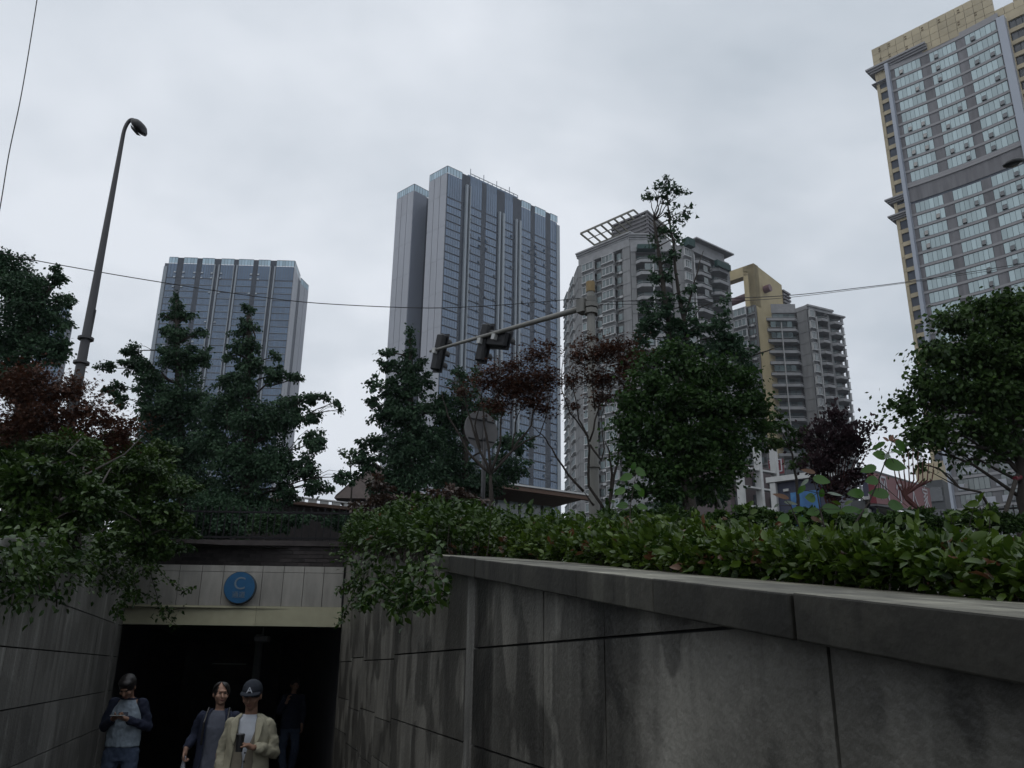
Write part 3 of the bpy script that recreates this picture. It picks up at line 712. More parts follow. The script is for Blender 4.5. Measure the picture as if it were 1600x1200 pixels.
# ---- pale residential towers
m_resi = mat('weathered_render', (.19,.195,.20), .75, varamt=.06, noise=.7, nscale=.5, stretch=(1,1,.18), dark=.6)
m_resi2 = mat('balcony_render', (.235,.24,.25), .7, varamt=.1, noise=.5, nscale=.7, dark=.65)
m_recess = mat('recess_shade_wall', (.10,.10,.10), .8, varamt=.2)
m_rwin = mat('apartment_glass', (.10,.13,.135), .15, .7, varamt=.5)
m_frame = mat('window_frame', (.36,.37,.38), .6)
m_green = mat('green_awning', (.015,.045,.042), .6)
def resi(F, segs, ztop, fh, root, wins, balcs, seed=1, zmin=0, zoff=0):
    rnd = random.Random(seed); nf = int((ztop-zmin)/fh)
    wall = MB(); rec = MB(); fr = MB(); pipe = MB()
    for (u0,u1,kind) in segs:
        if kind == 'wall':
            wall.fbox(F,u0,u1,-1.5,.25,zmin,ztop,rnd.random())
            for k in range(nf): wall.fbox(F,u0-.02,u1+.02,-1.4,.32,ztop-k*fh-.2,ztop-k*fh-.06,.1)
            continue
        if kind == 'slit':
            rec.fbox(F,u0,u1,-1.5,-.6,zmin,ztop,.3)
            for k in range(nf):
                z1=ztop-k*fh; w_=MB(); w_.fbox(F,u0+.15,(u0+u1)/2+.1,-.6,-.5,z1-1.9,z1-.5); wins.append((z1-20,w_)); w2=MB(); w2.fbox(F,(u0+u1)/2+.35,u1-.15,-.6,-.5,z1-1.7,z1-.6); wins.append((z1-21,w2)); wall.fbox(F,u0,u1,-1.4,-.35,z1-2.45,z1-2.1,.4)
                if rnd.random()<.5: fr.fbox(F,u0+.4*(u1-u0),u0+.8*(u1-u0),-.5,-.1,z1-2.7,z1-2.2,.4)
            continue
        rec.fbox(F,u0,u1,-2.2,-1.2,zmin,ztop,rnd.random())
        for k in range(nf):
            z1=ztop-k*fh; z0=z1-fh
            if kind == 'bay':
                wall.fbox(F,u0,u1,-1.2,.1,z0,z0+.55,.6); wall.fbox(F,u0,u1,-1.2,0,z1-.35,z1,.5)
                n=3; w_=MB()
                for j in range(n): w_.fbox(F,u0+.12+(u1-u0-.24)*j/n+.04,u0+.12+(u1-u0-.24)*(j+1)/n-.04,-.1,.5,z0+.72,z1-.45,rnd.random())
                wins.append((z1,w_))
                fr.fbox(F,u0,u1,-.1,.72,z0+.55,z0+.70,.8); fr.fbox(F,u0+.02,u1-.02,-.1,.62,z1-.45,z1-.33,.7)
                for j in range(n+1): a=u0+.12+(u1-u0-.24)*j/n; fr.fbox(F,a-.05,a+.05,-.08,.56,z0+.7,z1-.44,.6)
            elif kind == 'balc':
                c=MB(); d=1.3
                cut=min(.9,(u1-u0)*.2)
                poly=[F.p(u0,-1.2,0),F.p(u0,.3,0),F.p(u0+cut,d,0),F.p(u1-cut,d,0),F.p(u1,.3,0),F.p(u1,-1.2,0)]
                c.prism([p[:2] for p in poly],z0-.12,z0+.12,rnd.random()); 
                iw=[F.p(u0+.05,-.9,0),F.p(u0+.05,.28,0),F.p(u0+cut,d-.06,0),F.p(u1-cut,d-.06,0),F.p(u1-.05,.28,0),F.p(u1-.05,-.9,0)]
                for i in range(5):   # parapet of the balcony
                    p,q=iw[i],iw[i+1]; dv=Vector((q[0]-p[0],q[1]-p[1])); nn=Vector((-dv.y,dv.x)).normalized()*.06
                    c.hexa([(p[0],p[1],z0+.1),(q[0],q[1],z0+.1),(q[0]+nn.x,q[1]+nn.y,z0+.1),(p[0]+nn.x,p[1]+nn.y,z0+.1),(p[0],p[1],z0+.62),(q[0],q[1],z0+.62),(q[0]+nn.x,q[1]+nn.y,z0+.62),(p[0]+nn.x,p[1]+nn.y,z0+.62)],rnd.random())
                balcs.append((z1,c))
                for i in range(1,4):
                    p,q=iw[i],iw[i+1]
                    fr.tube([(p[0],p[1],z0+.95),(q[0],q[1],z0+.95)],.035,4)
                w_=MB(); n=max(2,int((u1-u0)/1.3))
                encl = rnd.random()<.35
                for j in range(n):
                    ww=(d-.25,d-.18) if encl and 0<j<n-1 else (-1.2,-1.05)
                    w_.fbox(F,u0+.3+(u1-u0-.6)*j/n+.06,u0+.3+(u1-u0-.6)*(j+1)/n-.06,ww[0],ww[1],z0+(.95 if encl else .3),z1-.35,rnd.random())
                wins.append((z1-5,w_))
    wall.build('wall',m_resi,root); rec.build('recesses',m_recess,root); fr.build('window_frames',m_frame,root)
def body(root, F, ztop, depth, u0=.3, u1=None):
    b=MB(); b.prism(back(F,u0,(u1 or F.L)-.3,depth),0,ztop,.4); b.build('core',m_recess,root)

Z3=90.0
Pa,Pb = PZ(904,397,Z3),PZ(984,364,Z3)
tb = empty('apartment_tower', (Pb.x,Pb.y,0), 'grey apartment tower with slanting steel pergola on its roof, right of the glass tower', 'apartment tower')
F=Fac((Pa.x,Pa.y),(Pb.x,Pb.y)); Q=lambda x,y: F.u(880+x/5.333,320+y/5.333)
wins=[]; balcs=[]
resi(F,[(0,Q(165,470),'wall'),(Q(165,470),Q(262,440),'bay'),(Q(262,440),Q(330,420),'slit'),(Q(330,420),Q(425,400),'bay'),(Q(430,400),Q(497,400),'slit'),(Q(497,400),F.L,'wall')],Z3-3.0,2.78,tb,wins,balcs,seed=1)
core=MB(); core.prism([F.p(.3,-2.3,0)[:2],F.p(F.L-.3,-2.3,0)[:2],F.p(F.L-.3,-22,0)[:2],F.p(.3,-22,0)[:2]],0,Z3-.4,.4)
# diagonal: face with balconies then stepped right faces
P2=PZ(1009,380,Z3); e2=F.n*-1
c1=Vector(F.p(F.L,0,0)[:2]); 
# wall strip on the corner then balcony face (parallel to the image plane)
c2=Vector(PZ(1048,392,Z3-2)[:2]) ; c2=Vector((PZ(1048,384,Z3-3).x,PZ(1048,384,Z3-3).y))
F2=Fac((c1.x,c1.y),(c2.x,c2.y))
resi(F2,[(0,F2.L*.12,'wall'),(F2.L*.12,F2.L*.98,'balc')],Z3-4.5,2.78,tb,wins,balcs,seed=2)
c3=Vector(PZ(1066,385,Z3-3)[:2]); c4=Vector(PZ(1093,368,Z3-1)[:2]); c5=Vector(PZ(1137,404,Z3-1)[:2])
F3=Fac((c2.x,c2.y),(c3.x,c3.y)); F4=Fac((c3.x,c3.y),(c4.x,c4.y)) if False else None
F5=Fac((c3.x,c3.y),(c5.x,c5.y))
resi(F3,[(0,F3.L,'wall')],Z3-3,2.78,tb,wins,balcs,seed=3)
resi(F5,[(0,F5.L*.14,'bay'),(F5.L*.14,F5.L*.22,'wall'),(F5.L*.22,F5.L*.55,'balc'),(F5.L*.55,F5.L*.62,'slit'),(F5.L*.62,F5.L*.93,'balc'),(F5.L*.93,F5.L,'wall')],Z3-3,2.78,tb,wins,balcs,seed=4)
core.prism([F2.p(.2,-2.3,0)[:2],F2.p(F2.L-.2,-2.3,0)[:2],F2.p(F2.L-.2,-14,0)[:2],F2.p(.2,-14,0)[:2]],0,Z3-3,.4)
core.prism([F3.p(0,-.3,0)[:2],F3.p(F3.L,-.3,0)[:2],F5.p(F5.L-.2,-2.2,0)[:2],F5.p(F5.L-.2,-16,0)[:2],F3.p(0,-16,0)[:2]],0,Z3-3,.4)
core.prism([F5.p(0,-2.2,0)[:2],F5.p(F5.L-.3,-2.2,0)[:2],F5.p(F5.L-.3,-16,0)[:2],F5.p(0,-16,0)[:2]],0,Z3-2.5,.45)
core.build('core',m_recess,tb)
# left rear wing beyond the corner, lower
cl=Vector(PZ(884,468,Z3-3)[:2])
FL_=Fac((cl.x,cl.y),(Pa.x,Pa.y)); resi(FL_,[(0,FL_.L*.3,'bay'),(FL_.L*.3,FL_.L*.5,'wall'),(FL_.L*.5,FL_.L*.75,'bay'),(FL_.L*.75,FL_.L,'wall')],Z3-3,2.78,tb,wins,balcs,seed=5)
b=MB(); b.prism([FL_.p(.1,-2.3,0)[:2],FL_.p(FL_.L-3,-2.3,0)[:2],FL_.p(FL_.L-3,-12,0)[:2],FL_.p(.1,-12,0)[:2]],0,Z3-3.2,.4); b.build('rear_wing',m_recess,tb)
# cornices / pediment / roofs
b=MB()
for i in range(3):
    b.fbox(F,-.3,F.L+.3+i*.2,-2,.3+.25*i,Z3-1.2+i*.4,Z3-.85+i*.4,.7)
    b.fbox(F2,-.3,F2.L*.45,-2,.3+.25*i,Z3-1.6+i*.4,Z3-1.25+i*.4,.7)
b.fbox(F,.1,F.L,-1,.2,Z3-3.05,Z3-1.2,.5)
b.fbox(F2,0,F2.L,-1,.2,Z3-4.4,Z3-1.6,.5); b.fbox(F5,0,F5.L,-2.4,.3,Z3-3.2,Z3-2.3,.6); b.fbox(F5,F5.L*.2,F5.L+.4,-3,1.5,Z3-.6,Z3-.3,.3); b.fbox(F5,F5.L*.2,F5.L*.9,-3,.2,Z3-2.3,Z3-.6,.6)
b.build('cornice',m_resi2,tb)
b=MB(); b.fbox(F2,F2.L*.15,F2.L*.6,.2,1.9,Z3-4.6,Z3-3.6,.5); b.fbox(F5,.2,F5.L*.16,0,1.5,Z3-3.0,Z3-1.2,.6); b.fbox(F5,F5.L*.6,F5.L*.9,1.0,1.8,Z3-5.2,Z3-3.8,.4)
b.build('awning',m_green,tb)
parts(tb,'window',wins,m_rwin); parts(tb,'balcony',balcs,m_resi2)
b=MB(); b.tube([F2.p(F2.L*.52,1.42,10),F2.p(F2.L*.52,1.42,Z3-8)],.16,6); b.tube([F5.p(F5.L*.2,.5,10),F5.p(F5.L*.2,.5,Z3-4)],.12,6)
b.build('drain_pipe',m_frame,tb)
# louvred roof house
za_=Z3+7.5
L0,L1,L2=PZ(956,352,za_),PZ(1011,329,za_),PZ(1040,352,za_)
Fa=Fac((L0.x,L0.y),(L1.x,L1.y)); Fb=Fac((L1.x,L1.y),(L2.x,L2.y))
b=MB()
for i in range(7):
    z=za_-i*.95
    b.fbox(Fa,-.2,Fa.L+.2,-.6,.15,z-.38,z,.4); b.fbox(Fb,-.2,Fb.L+.2,-.6,.15,z-.38,z,.4)
for j in range(6): 
    b.fbox(Fa,Fa.L*j/5-.1,Fa.L*j/5+.1,-.3,0,Z3-1,za_,.2)
    b.fbox(Fb,Fb.L*j/5-.1,Fb.L*j/5+.1,-.3,0,Z3-1,za_,.2)
b.build('louvres',mat('louvre_grey',(.13,.125,.135),.6,varamt=.15),tb)
b=MB(); b.prism(back(Fa,.5,Fa.L-.5,8),Z3-1,za_-.9,.3); b.build('roof_house',m_recess,tb)
# slanting steel pergola
g0,g1,g2,g3=PZ(907,365,Z3+2.5),PZ(990,328,Z3+8.6),PZ(1042,367,Z3+5.5),PZ(929,383,Z3+.4)
m_steel=mat('pergola_steel',(.13,.125,.10),.5,.4)
b=MB()
def lerp(a,c,t): return a+(c-a)*t
def beam(b,p,q,h=.3,w=.22): b.tube([p,q],[h*.6,h*.6],4)
g3=PZ(929,383,Z3+1.0); g2=PZ(1012,349,Z3+6.2)
beam(b,g0,g1,.42); beam(b,g3,g2,.42); beam(b,lerp(g0,g3,.5),lerp(g1,g2,.5),.2)
for k in range(9): t=k/8; beam(b,lerp(g0,g1,t),lerp(g3,g2,t),.36)
for k in range(9): t=k/8; beam(b,lerp(g3,g2,t),lerp(g3,g2,t)+Vector((0,0,-7)),.2) if k%4==0 else None
b.build('roof_pergola',m_steel,tb)
# far ridge beams
b=MB(); p,q=PZ(1011,329,Z3+7.8),PZ(1060,372,Z3+5)
for i in range(3): beam(b,p+Vector((0,0,-1.2*i)),q+Vector((0,0,-1.2*i)),.3)
b.build('ridge_beam',m_steel,tb)

# ---- second apartment tower with yellow frame
Z4=90.0
m_yel=mat('yellow_render',(.33,.275,.16),.7,varamt=.05,noise=.35,nscale=.4,dark=.7)
X=lambda x,y:(1130+x/7.273,400+y/7.273)
def PX(x,y,z): return PZ(*X(x,y),z)
pA,pB=PX(120,590,Z4-3),PX(345,520,Z4-3)
tb=empty('apartment_tower',(pB.x,pB.y,0),'grey apartment tower with a yellow open frame rising above its roof','apartment tower')
wins=[];balcs=[]
F=Fac((pA.x,pA.y),(pB.x,pB.y)); resi(F,[(-6,-.2,'wall'),(0,F.L*.62,'bay'),(F.L*.62,F.L*.97,'slit')],Z4-3.5,2.85,tb,wins,balcs,seed=11)
b=MB(); b.prism([F.p(-6,-2.3,0)[:2],F.p(F.L-1,-2.3,0)[:2],F.p(F.L-1,-14,0)[:2],F.p(-6,-14,0)[:2]],0,Z4-3.6,.3); 
# yellow vertical limb and arch
yL,yR=PX(335,600,Z4-3),PX(460,600,Z4-3)
Fy=Fac((yL.x,yL.y),(yL.x+F.e.x*5,yL.y+F.e.y*5))
u1=Fy.u(*X(400,600))
yb=MB(); zt4=Fy.z(*X(355,100)); 
uwR=Fy.u(*X(400,130))
yb.fbox(Fy,0,u1+.2,-1.2,1.0,0,zt4,.5); yb.fbox(Fy,0,u1+.2,-15,-1.2,0,Z4-3,.5)
uA=Fy.u(*X(70,200))
yb.fbox(Fy,uA-2,0,-1.2,1.0,Fy.z(*X(200,265)),zt4,.5)
# side: gable wall going right-back
yp=Vector(Fy.p(u1+.2,1.0,0)[:2]); 
yq=PX(640,310,zt4-1); 
Fg=Fac((yp.x,yp.y),(yp.x-F.n.x*15,yp.y-F.n.y*15))
ue=Fg.u(*X(670,400)); 
yb.hexa([Fg.p(0,0,Z4-3),Fg.p(ue,0,Z4-3),Fg.p(ue,-3,Z4-3),Fg.p(0,-3,Z4-3),Fg.p(0,0,zt4),Fg.p(ue,0,zt4-1.2),Fg.p(ue,-3,zt4-1.2),Fg.p(0,-3,zt4)],.5)
yb.build('yellow_frame',m_yel,tb)
# louvre box right of it
lv=MB(); Fl=Fac(Fg.p(ue,.1,0)[:2],Fg.p(ue+5,.1,0)[:2]); 
for i in range(9): lv.fbox(Fl,0,Fl.u(*X(750,400)),-3,.3,zt4-3-i*1.0,zt4-2.5-i*1.0,.4)
lv.build('louvres',MATS['louvre_grey'],tb)
# purple pipe
m_pur=mat('purple_pipe',(.13,.07,.08),.5)
pb=MB(); zc_=Fg.z(*X(470,380)); uc_=Fg.u(*X(470,380)); pb.tube([Fg.p(uc_,1.6,zc_),Fg.p(uc_,-14,zc_-1.0)],[.95,.95],14); pb.build('roof_pipe',m_pur,tb)
# middle balcony face
qA,qB=PX(435,640,Z4-3),PX(840,640,Z4-3)
F2=Fac((qA.x,qA.y),(qB.x,qB.y)); zr=F2.z(*X(640,670))
resi(F2,[(0,F2.L*.98,'balc')],zr+1.0,2.85,tb,wins,balcs,seed=12)
b.prism([F2.p(0,-1.3,0)[:2],F2.p(F2.L,-1.3,0)[:2],F2.p(F2.L,-14,0)[:2],F2.p(0,-14,0)[:2]],0,zr+1.0,.4)
# right stepped part
rA,rB=PX(850,600,Z4-3),PX(960,600,Z4-3)
F3=Fac((F2.p(F2.L,0,0)[0],F2.p(F2.L,0,0)[1]),(rB.x,rB.y)); 
resi(F3,[(0,F3.L*.92,'wall')],Z4-3,2.85,tb,wins,balcs,seed=13)
sC=PX(1340,690,Z4-3); c3=Vector(F3.p(F3.L,0,0)[:2])
F5=Fac(tuple(c3),(sC.x,sC.y))
resi(F5,[(0,F5.L*.14,'bay'),(F5.L*.16,F5.L*.2,'wall'),(F5.L*.22,F5.L*.52,'balc'),(F5.L*.54,F5.L*.6,'wall'),(F5.L*.6,F5.L*.93,'balc'),(F5.L*.94,F5.L,'bay')],Z4-3,2.85,tb,wins,balcs,seed=14)
b.prism([F3.p(0,-.5,0)[:2],F3.p(F3.L,-.5,0)[:2],F3.p(F3.L,-14,0)[:2],F3.p(0,-14,0)[:2]],0,Z4-3,.4)
b.prism([F5.p(0,-2.2,0)[:2],F5.p(F5.L,-2.2,0)[:2],F5.p(F5.L,-14,0)[:2],F5.p(0,-14,0)[:2]],0,Z4-3,.4)
b.build('core',m_recess,tb)
b=MB(); b.tube([F2.p(F2.L*.48,1.42,10),F2.p(F2.L*.48,1.42,zr-2.6)],.15,6); b.tube([F5.p(F5.L*.18,.6,10),F5.p(F5.L*.18,.6,Z4-5)],.15,6); b.build('drain_pipe',m_frame,tb)
b=MB(); b.fbox(F5,-.3,F5.L*.75,-5,.4,Z4-2.4,Z4-1.9,.4); b.fbox(F5,.2,F5.L*.72,-5,.1,Z4-3.1,Z4-2.4,.6); b.fbox(F5,F5.L*.5,F5.L+.4,-4,1.0,Z4-3.6,Z4-3.2,.4)
b.fbox(F3,-.3,F3.L,-5,.3,Z4-3,Z4-2.0,.5); b.fbox(F2,-.2,F2.L,-3,-1.0,zr+1,zr+3.4,.5)
b.build('cornice',m_resi2,tb)
parts(tb,'window',wins,m_rwin); parts(tb,'balcony',balcs,m_resi2)
# ================================================================ LOW BUILDINGS AND SIGNS BEHIND THE HEDGE
m_roofb = mat('brown_roof', (.09,.07,.065), .6, varamt=.2, noise=.4)
m_eave = mat('orange_eave', (.07,.042,.03), .6)
m_brickr = mat('red_brown_wall', (.11,.05,.03), .7, noise=.4)
m_plainw = mat('white_frame_render', (.36,.37,.37), .6, noise=.4, nscale=2, dark=.7)
m_mauve = mat('mauve_wall', (.085,.07,.073), .8, varamt=.2)
m_navy = mat('navy_panel', (.03,.035,.06), .5, varamt=.1)
m_red = mat('red_signboard', (.11,.014,.022), .5, varamt=.1, noise=.3)
m_wh = mat('white_lettering', (.42,.42,.46), .5)
m_dk = mat('dark_wall', (.06,.065,.07), .7, varamt=.2)
def face_at(x0, y0, x1, y1, Y0, Y1=None):
    a = PY(x0,y0,Y0); b_ = PY(x1,y1,Y1) if Y1 else PZ(x1,y1,a.z)
    return Fac((a.x,a.y),(b_.x,b_.y)), a.z
gz = 3.95
# pavilion with long brown roof, centre
F, ze = face_at(765,751,922,773,30)
r = empty('pavilion', (F.o.x,F.o.y,gz), 'low pavilion with long brown roof and orange eave behind the maples', 'pavilion')
b = MB(); b.fbox(F,.3,F.L-.6,-8,-1.2,gz-.5,ze-1.2,.5); b.build('wall', m_brickr, r)
b = MB()
for j in range(6): u = .5+j*(F.L-1.4)/6; b.fbox(F,u,u+(F.L-1.4)/6-.12,-1.3,-1.1,ze-1.15,ze-.4)
b.build('window_band', m_rwin, r)
b = MB(); b.hexa([F.p(-.3,.1,ze-.12),F.p(F.L,.1,ze-.12),F.p(F.L,-9,ze-.12),F.p(-.3,-9,ze-.12),F.p(-.3,.1,ze),F.p(F.L,.1,ze),F.p(F.L-3,-4.5,ze+.9),F.p(2,-4.5,ze+.9)],.5); b.build('roof', m_roofb, r)
b = MB(); b.fbox(F,-.3,F.L,-.05,.14,ze-.24,ze-.10,.8); b.build('eave', m_eave, r)
b = MB(); b.fbox(F,-.3,F.L,.1,.18,ze-.08,ze-.02,.8); b.build('gutter', m_plainw, r)
# left pavilion seen through the ginkgos
F, ze = face_at(455,789,560,800,26)
r = empty('pavilion', (F.o.x,F.o.y,gz), 'brown pavilion with pale roof balustrade behind the railing, right of the drooping ginkgo', 'pavilion')
b = MB(); b.fbox(F,-3,F.L+3,-6,0,gz-.5,ze,.2); b.build('wall', m_darkbrick, r)
b = MB(); b.fbox(F,-3.1,F.L+3,-.2,.2,ze,ze+.10,.5); b.build('eave', m_eave, r)
b = MB()
for j in range(12): b.fbox(F,-.6+j*.38,-.6+j*.38+.25,-.1,.0,ze+.10,ze+.24)
b.fbox(F,-.7,4,-.12,.02,ze+.24,ze+.28,.9); b.build('balustrade', m_plainw, r)
F2, z2 = face_at(524,773,575,735,27,31)
b = MB(); p0=PY(522,778,27); p1=PY(585,722,27.5)
b.hexa([tuple(p0),(p1.x+2,p0.y,p0.z),(p1.x+2,p0.y+6,p0.z),(p0.x,p0.y+6,p0.z),(p0.x+.05,p0.y,p0.z+.1),tuple(p1),(p1.x,p1.y+6,p1.z),(p0.x+.05,p0.y+6,p0.z+.1)],.3)
b.build('roof', m_roofb, r)
# white concrete grid
F, zt_ = face_at(1156,716,1236,727,46,48)
r = empty('frame_building', (F.o.x,F.o.y,gz), 'white concrete lattice frame building right of the round green tree', 'building')
b = MB(); b.fbox(F,0,F.L,-6,-.9,0,zt_,.5); b.build('wall', m_mauve, r)
b = MB()
us_ = [0,F.L*.36,F.L*.68,F.L]
for u in us_: b.fbox(F,u-.09,u+.09,-.3,.15,0,zt_+(.9 if u<F.L else -1.6),.6)
for k in range(9): z_=zt_-k*1.05-.5; b.fbox(F,-.1,F.L*(1 if k>1 else .7),-.28,.1,z_-.05,z_+.05,.6)
b.build('lattice', m_plainw, r)
b = MB()
for k in range(8):
    for j in range(3): b.fbox(F,us_[j]+.3,us_[j]+.3+F.L*.12,-.89,-.84,zt_-k*1.05-1.35,zt_-k*1.05-.65)
b.build('window', m_winD, r)
# dark blue building with pale roof edge and mural
F, zt_ = face_at(1200,752,1256,745,38)
r = empty('shop_building', (F.o.x,F.o.y,gz), 'dark navy shop building with pale roof edge and blue mural', 'shop')
b = MB(); b.fbox(F,.1,2.6,-3,-.3,0,zt_-.05,.5); b.build('wall', m_navy, r)
b = MB(); b.fbox(F,-.1,2.7,-3.2,0,zt_-.06,zt_+.18,.7); b.fbox(F,.05,.3,-.3,-.05,0,zt_-.08,.6); b.build('roof_edge', m_plainw, r)
b = MB(); b.prism([F.p(.5,-1,0)[:2],F.p(2,-1,0)[:2],F.p(2,-2.5,0)[:2],F.p(.5,-2.5,0)[:2]],zt_+.1,zt_+1.1,.3); b.build('roof', m_dk, r)
def mural(t, cur, tcn):
    n = t.nodes; l = t.links; nz = n.new('ShaderNodeTexNoise'); nz.inputs['Scale'].default_value = .9; nz.inputs['Detail'].default_value = 6; l.new(tcn.outputs['Object'], nz.inputs['Vector'])
    rp = n.new('ShaderNodeValToRGB'); l.new(nz.outputs[0], rp.inputs[0]); e = rp.color_ramp.elements; e[0].position=.4; e[0].color=(.025,.08,.20,1); e[1].position=.68; e[1].color=(.22,.32,.42,1)
    x = e.new if False else None; e2 = rp.color_ramp.elements.new(.55); e2.color=(.04,.14,.30,1); return rp.outputs[0]
m_mural = mat('blue_mural', (.05,.2,.5), .5, extra=mural)
u0,zM = F.hit(1232,769); u1,_ = F.hit(1276,765)
b = MB(); b.fbox(F,u0,u1,-.3,-.2,0,zM,.5); b.build('mural', m_mural, r)
b = MB(); b.fbox(F,F.hit(1221,767)[0],F.hit(1229,765)[0],-.3,-.2,F.hit(1221,767)[1],F.hit(1221,763)[1],.5); b.build('wall_lamp', m_grey, r)
# small red sign with white glyph
def board(name, label, x0,y0,x1,y1,h,Y0,Y1,m,txt=None,tsize=1,tm=None,vert=False,sx=1,cat='sign',dz=0):
    F,z_ = face_at(x0,y0,x1,y1,Y0,Y1); r = empty(name,(F.o.x,F.o.y,z_-h),label,cat)
    z1_ = PY(x1,y1,Y1).z if Y1 else z_
    b = MB(); b.hexa([F.p(0,0,z_-h),F.p(F.L,0,z1_-h),F.p(F.L,-.3,z1_-h),F.p(0,-.3,z_-h),F.p(0,0,z_),F.p(F.L,0,z1_),F.p(F.L,-.3,z1_),F.p(0,-.3,z_)],.5); b.build('board', m, r)
    fb = MB(); 
    for (a,c) in ((z_,z1_),(z_-h,z1_-h)): fb.hexa([F.p(-.03,.02,a-.05),F.p(F.L+.03,.02,c-.05),F.p(F.L+.03,-.32,c-.05),F.p(-.03,-.32,a-.05),F.p(-.03,.02,a+.05),F.p(F.L+.03,.02,c+.05),F.p(F.L+.03,-.32,c+.05),F.p(-.03,-.32,a+.05)],.3)
    fb.build('edge_trim', m_dk, r)
    rot = Matrix(((F.e.x,0,F.n.x),(F.e.y,0,F.n.y),(0,1,0)))
    sh = math.atan2(z1_-z_, F.L); rot = rot @ Matrix.Rotation(sh,3,'Z')
    if txt:
        n=len(txt)
        for i,c in enumerate(txt):
            t=(i+.5)/n
            P = Vector(F.p(F.L/2,.03,z_-h*t)) if vert else Vector(F.p(F.L*t,.03,(z_+(z1_-z_)*t)-h/2))
            text_mesh(c,'lettering',tm,P,rot,tsize,r,.01,sx=sx)
    return F,r
board('red_sign','small square red sign with a white character above the navy shop',1200,717,1223,715,1.1,55,None,m_red,'司',1.0,m_wh)
board('banner_sign','tall narrow navy banner with white characters beside the long red sign',1345,736,1362,734,4.1,44,None,m_navy,'与占凹元',.62,m_wh,vert=True)
F,r = board('long_red_sign','long red roof sign with large white characters, falling away to the right',1364,736,1452,762,1.7,42,56,m_red,'风尔人家',1.45,m_wh,sx=1.5)
# grey buildings under it
F, z_ = face_at(1364,777,1448,786,43,57)
r = empty('low_building',(F.o.x,F.o.y,gz),'low grey building with pale doorway under the long red sign','building')
b=MB(); b.fbox(F,0,F.L+3,-5,-.4,0,z_-.1,.5); b.build('wall',m_dk,r)
b=MB(); b.fbox(F,.2,1.4,-.4,-.3,0,z_-.5,.5); b.build('door_panel',m_pale,r)
b=MB(); b.fbox(F,-.1,F.L+3,-.5,.3,z_-.1,z_+.06,.6); b.build('canopy',m_grey,r)
F, z_ = face_at(1446,752,1472,749,60)
r = empty('low_building',(F.o.x,F.o.y,gz),'dark block with beige top beside the curved tower base','building')
b=MB(); b.fbox(F,0,F.L,-1.5,0,0,z_,.4); b.build('wall',m_dk,r)
b=MB(); b.fbox(F,-.6,F.L,-1.5,-.1,z_,z_+1.3,.4); b.build('upper_wall',m_beige,r)
b=MB(); 
for k in range(3): b.fbox(F,.1,F.L-.1,0,.08,z_-1.5-k*1.6,z_-.5-k*1.6)
b.build('louvres',m_winD,r)

# ================================================================ POLES, LAMPS, SIGNALS, WIRES
m_galv = mat('weathered_galvanised', (.04,.041,.045), .5, .4, noise=.5, nscale=3, stretch=(1,1,.2), dark=.6)
m_polep = mat('pale_painted_pole', (.13,.13,.12), .5, .4, noise=.6, nscale=2.5, stretch=(1,1,.25), dark=.6)
m_black = mat('black_housing', (.010,.011,.013), .5, .3)
m_rust = mat('rusty_yellow_cap', (.19,.14,.07), .7, noise=.5)
def vline(x,y0,y1,Y,rad0,rad1,n=10):
    """plumb pole through pixel (x,y0): list of points up to height of pixel y1"""
    p=PY(x,y0,Y); return p
# left street lamp
YL=14.0; base=PY(121,600,YL); gzl=ground_z(base.x,base.y)
r=empty('street_lamp',(base.x,base.y,gzl),'tall grey street lamp with curved neck and dark lamp head, at the left','street lamp')
top=PY(186,179,YL); zt_=top.z
b=MB(); pts=[]; rad=[]
for i in range(12): t=i/11; pts.append((base.x,base.y,gzl+(zt_-.45-gzl)*t)); rad.append(.115-.078*t)
e=PY(203,188,YL)
hx=.24
for a in range(1,9): th=a/8*math.pi*.62; pts.append((base.x+hx/2*(1-math.cos(th)), base.y, zt_-.45+.34*math.sin(th)*1.0+ .0)); rad.append(.036)
b.tube(pts,rad,12); b.build('pole',m_galv,r,smooth=True)
end=Vector(pts[-1])
def lamp_head(r,P,d,m,L_=.42,wd=.15):
    """cobra style head: flattened lofted body pointing along d"""
    d=Vector(d).normalized(); sd_=d.cross(Vector((0,0,1))).normalized(); up=sd_.cross(d)
    vs=[];k=12; prof=[(0,.03,.03),(.12,.07,.06),(.35,.13,.085),(.65,.15,.09),(.88,.10,.06),(1,.02,.02)]
    for t,a,h in prof:
        for j in range(k):
            th=2*math.pi*j/k; q=P+d*(t*L_)+sd_*(a*math.cos(th)*wd/.15)+up*(h*math.sin(th)*(1 if math.sin(th)>0 else .6)*wd/.15); vs.append(q)
    fs=[(i*k+j,i*k+(j+1)%k,(i+1)*k+(j+1)%k,(i+1)*k+j) for i in range(len(prof)-1) for j in range(k)]+[tuple(range(k)),tuple(range(len(prof)*k-1,(len(prof)-1)*k-1,-1))]
    b=MB(); b.add(vs,fs,.5); h=b.build('lamp_head',m,r,smooth=True)
    b=MB(); c=P+d*(.55*L_)-up*(.055*wd/.15); b.add([c+d*(.15*math.cos(2*math.pi*j/14)*L_/.42)+sd_*(.09*math.sin(2*math.pi*j/14)*wd/.15) for j in range(14)]+[c-up*.04+d*(.10*math.cos(2*math.pi*j/14))+sd_*(.06*math.sin(2*math.pi*j/14)) for j in range(14)],[(j,(j+1)%14,(j+1)%14+14,j+14) for j in range(14)]+[tuple(range(14,28))],.5)
    g=b.build('lamp_glass',m_winD,h)
lamp_head(r,end-Vector((.03,0,0)),(.62,-.1,-.72),m_black,.42,.20)
b=MB(); q0=PY(150,484,YL); q1=PY(136,596,YL)
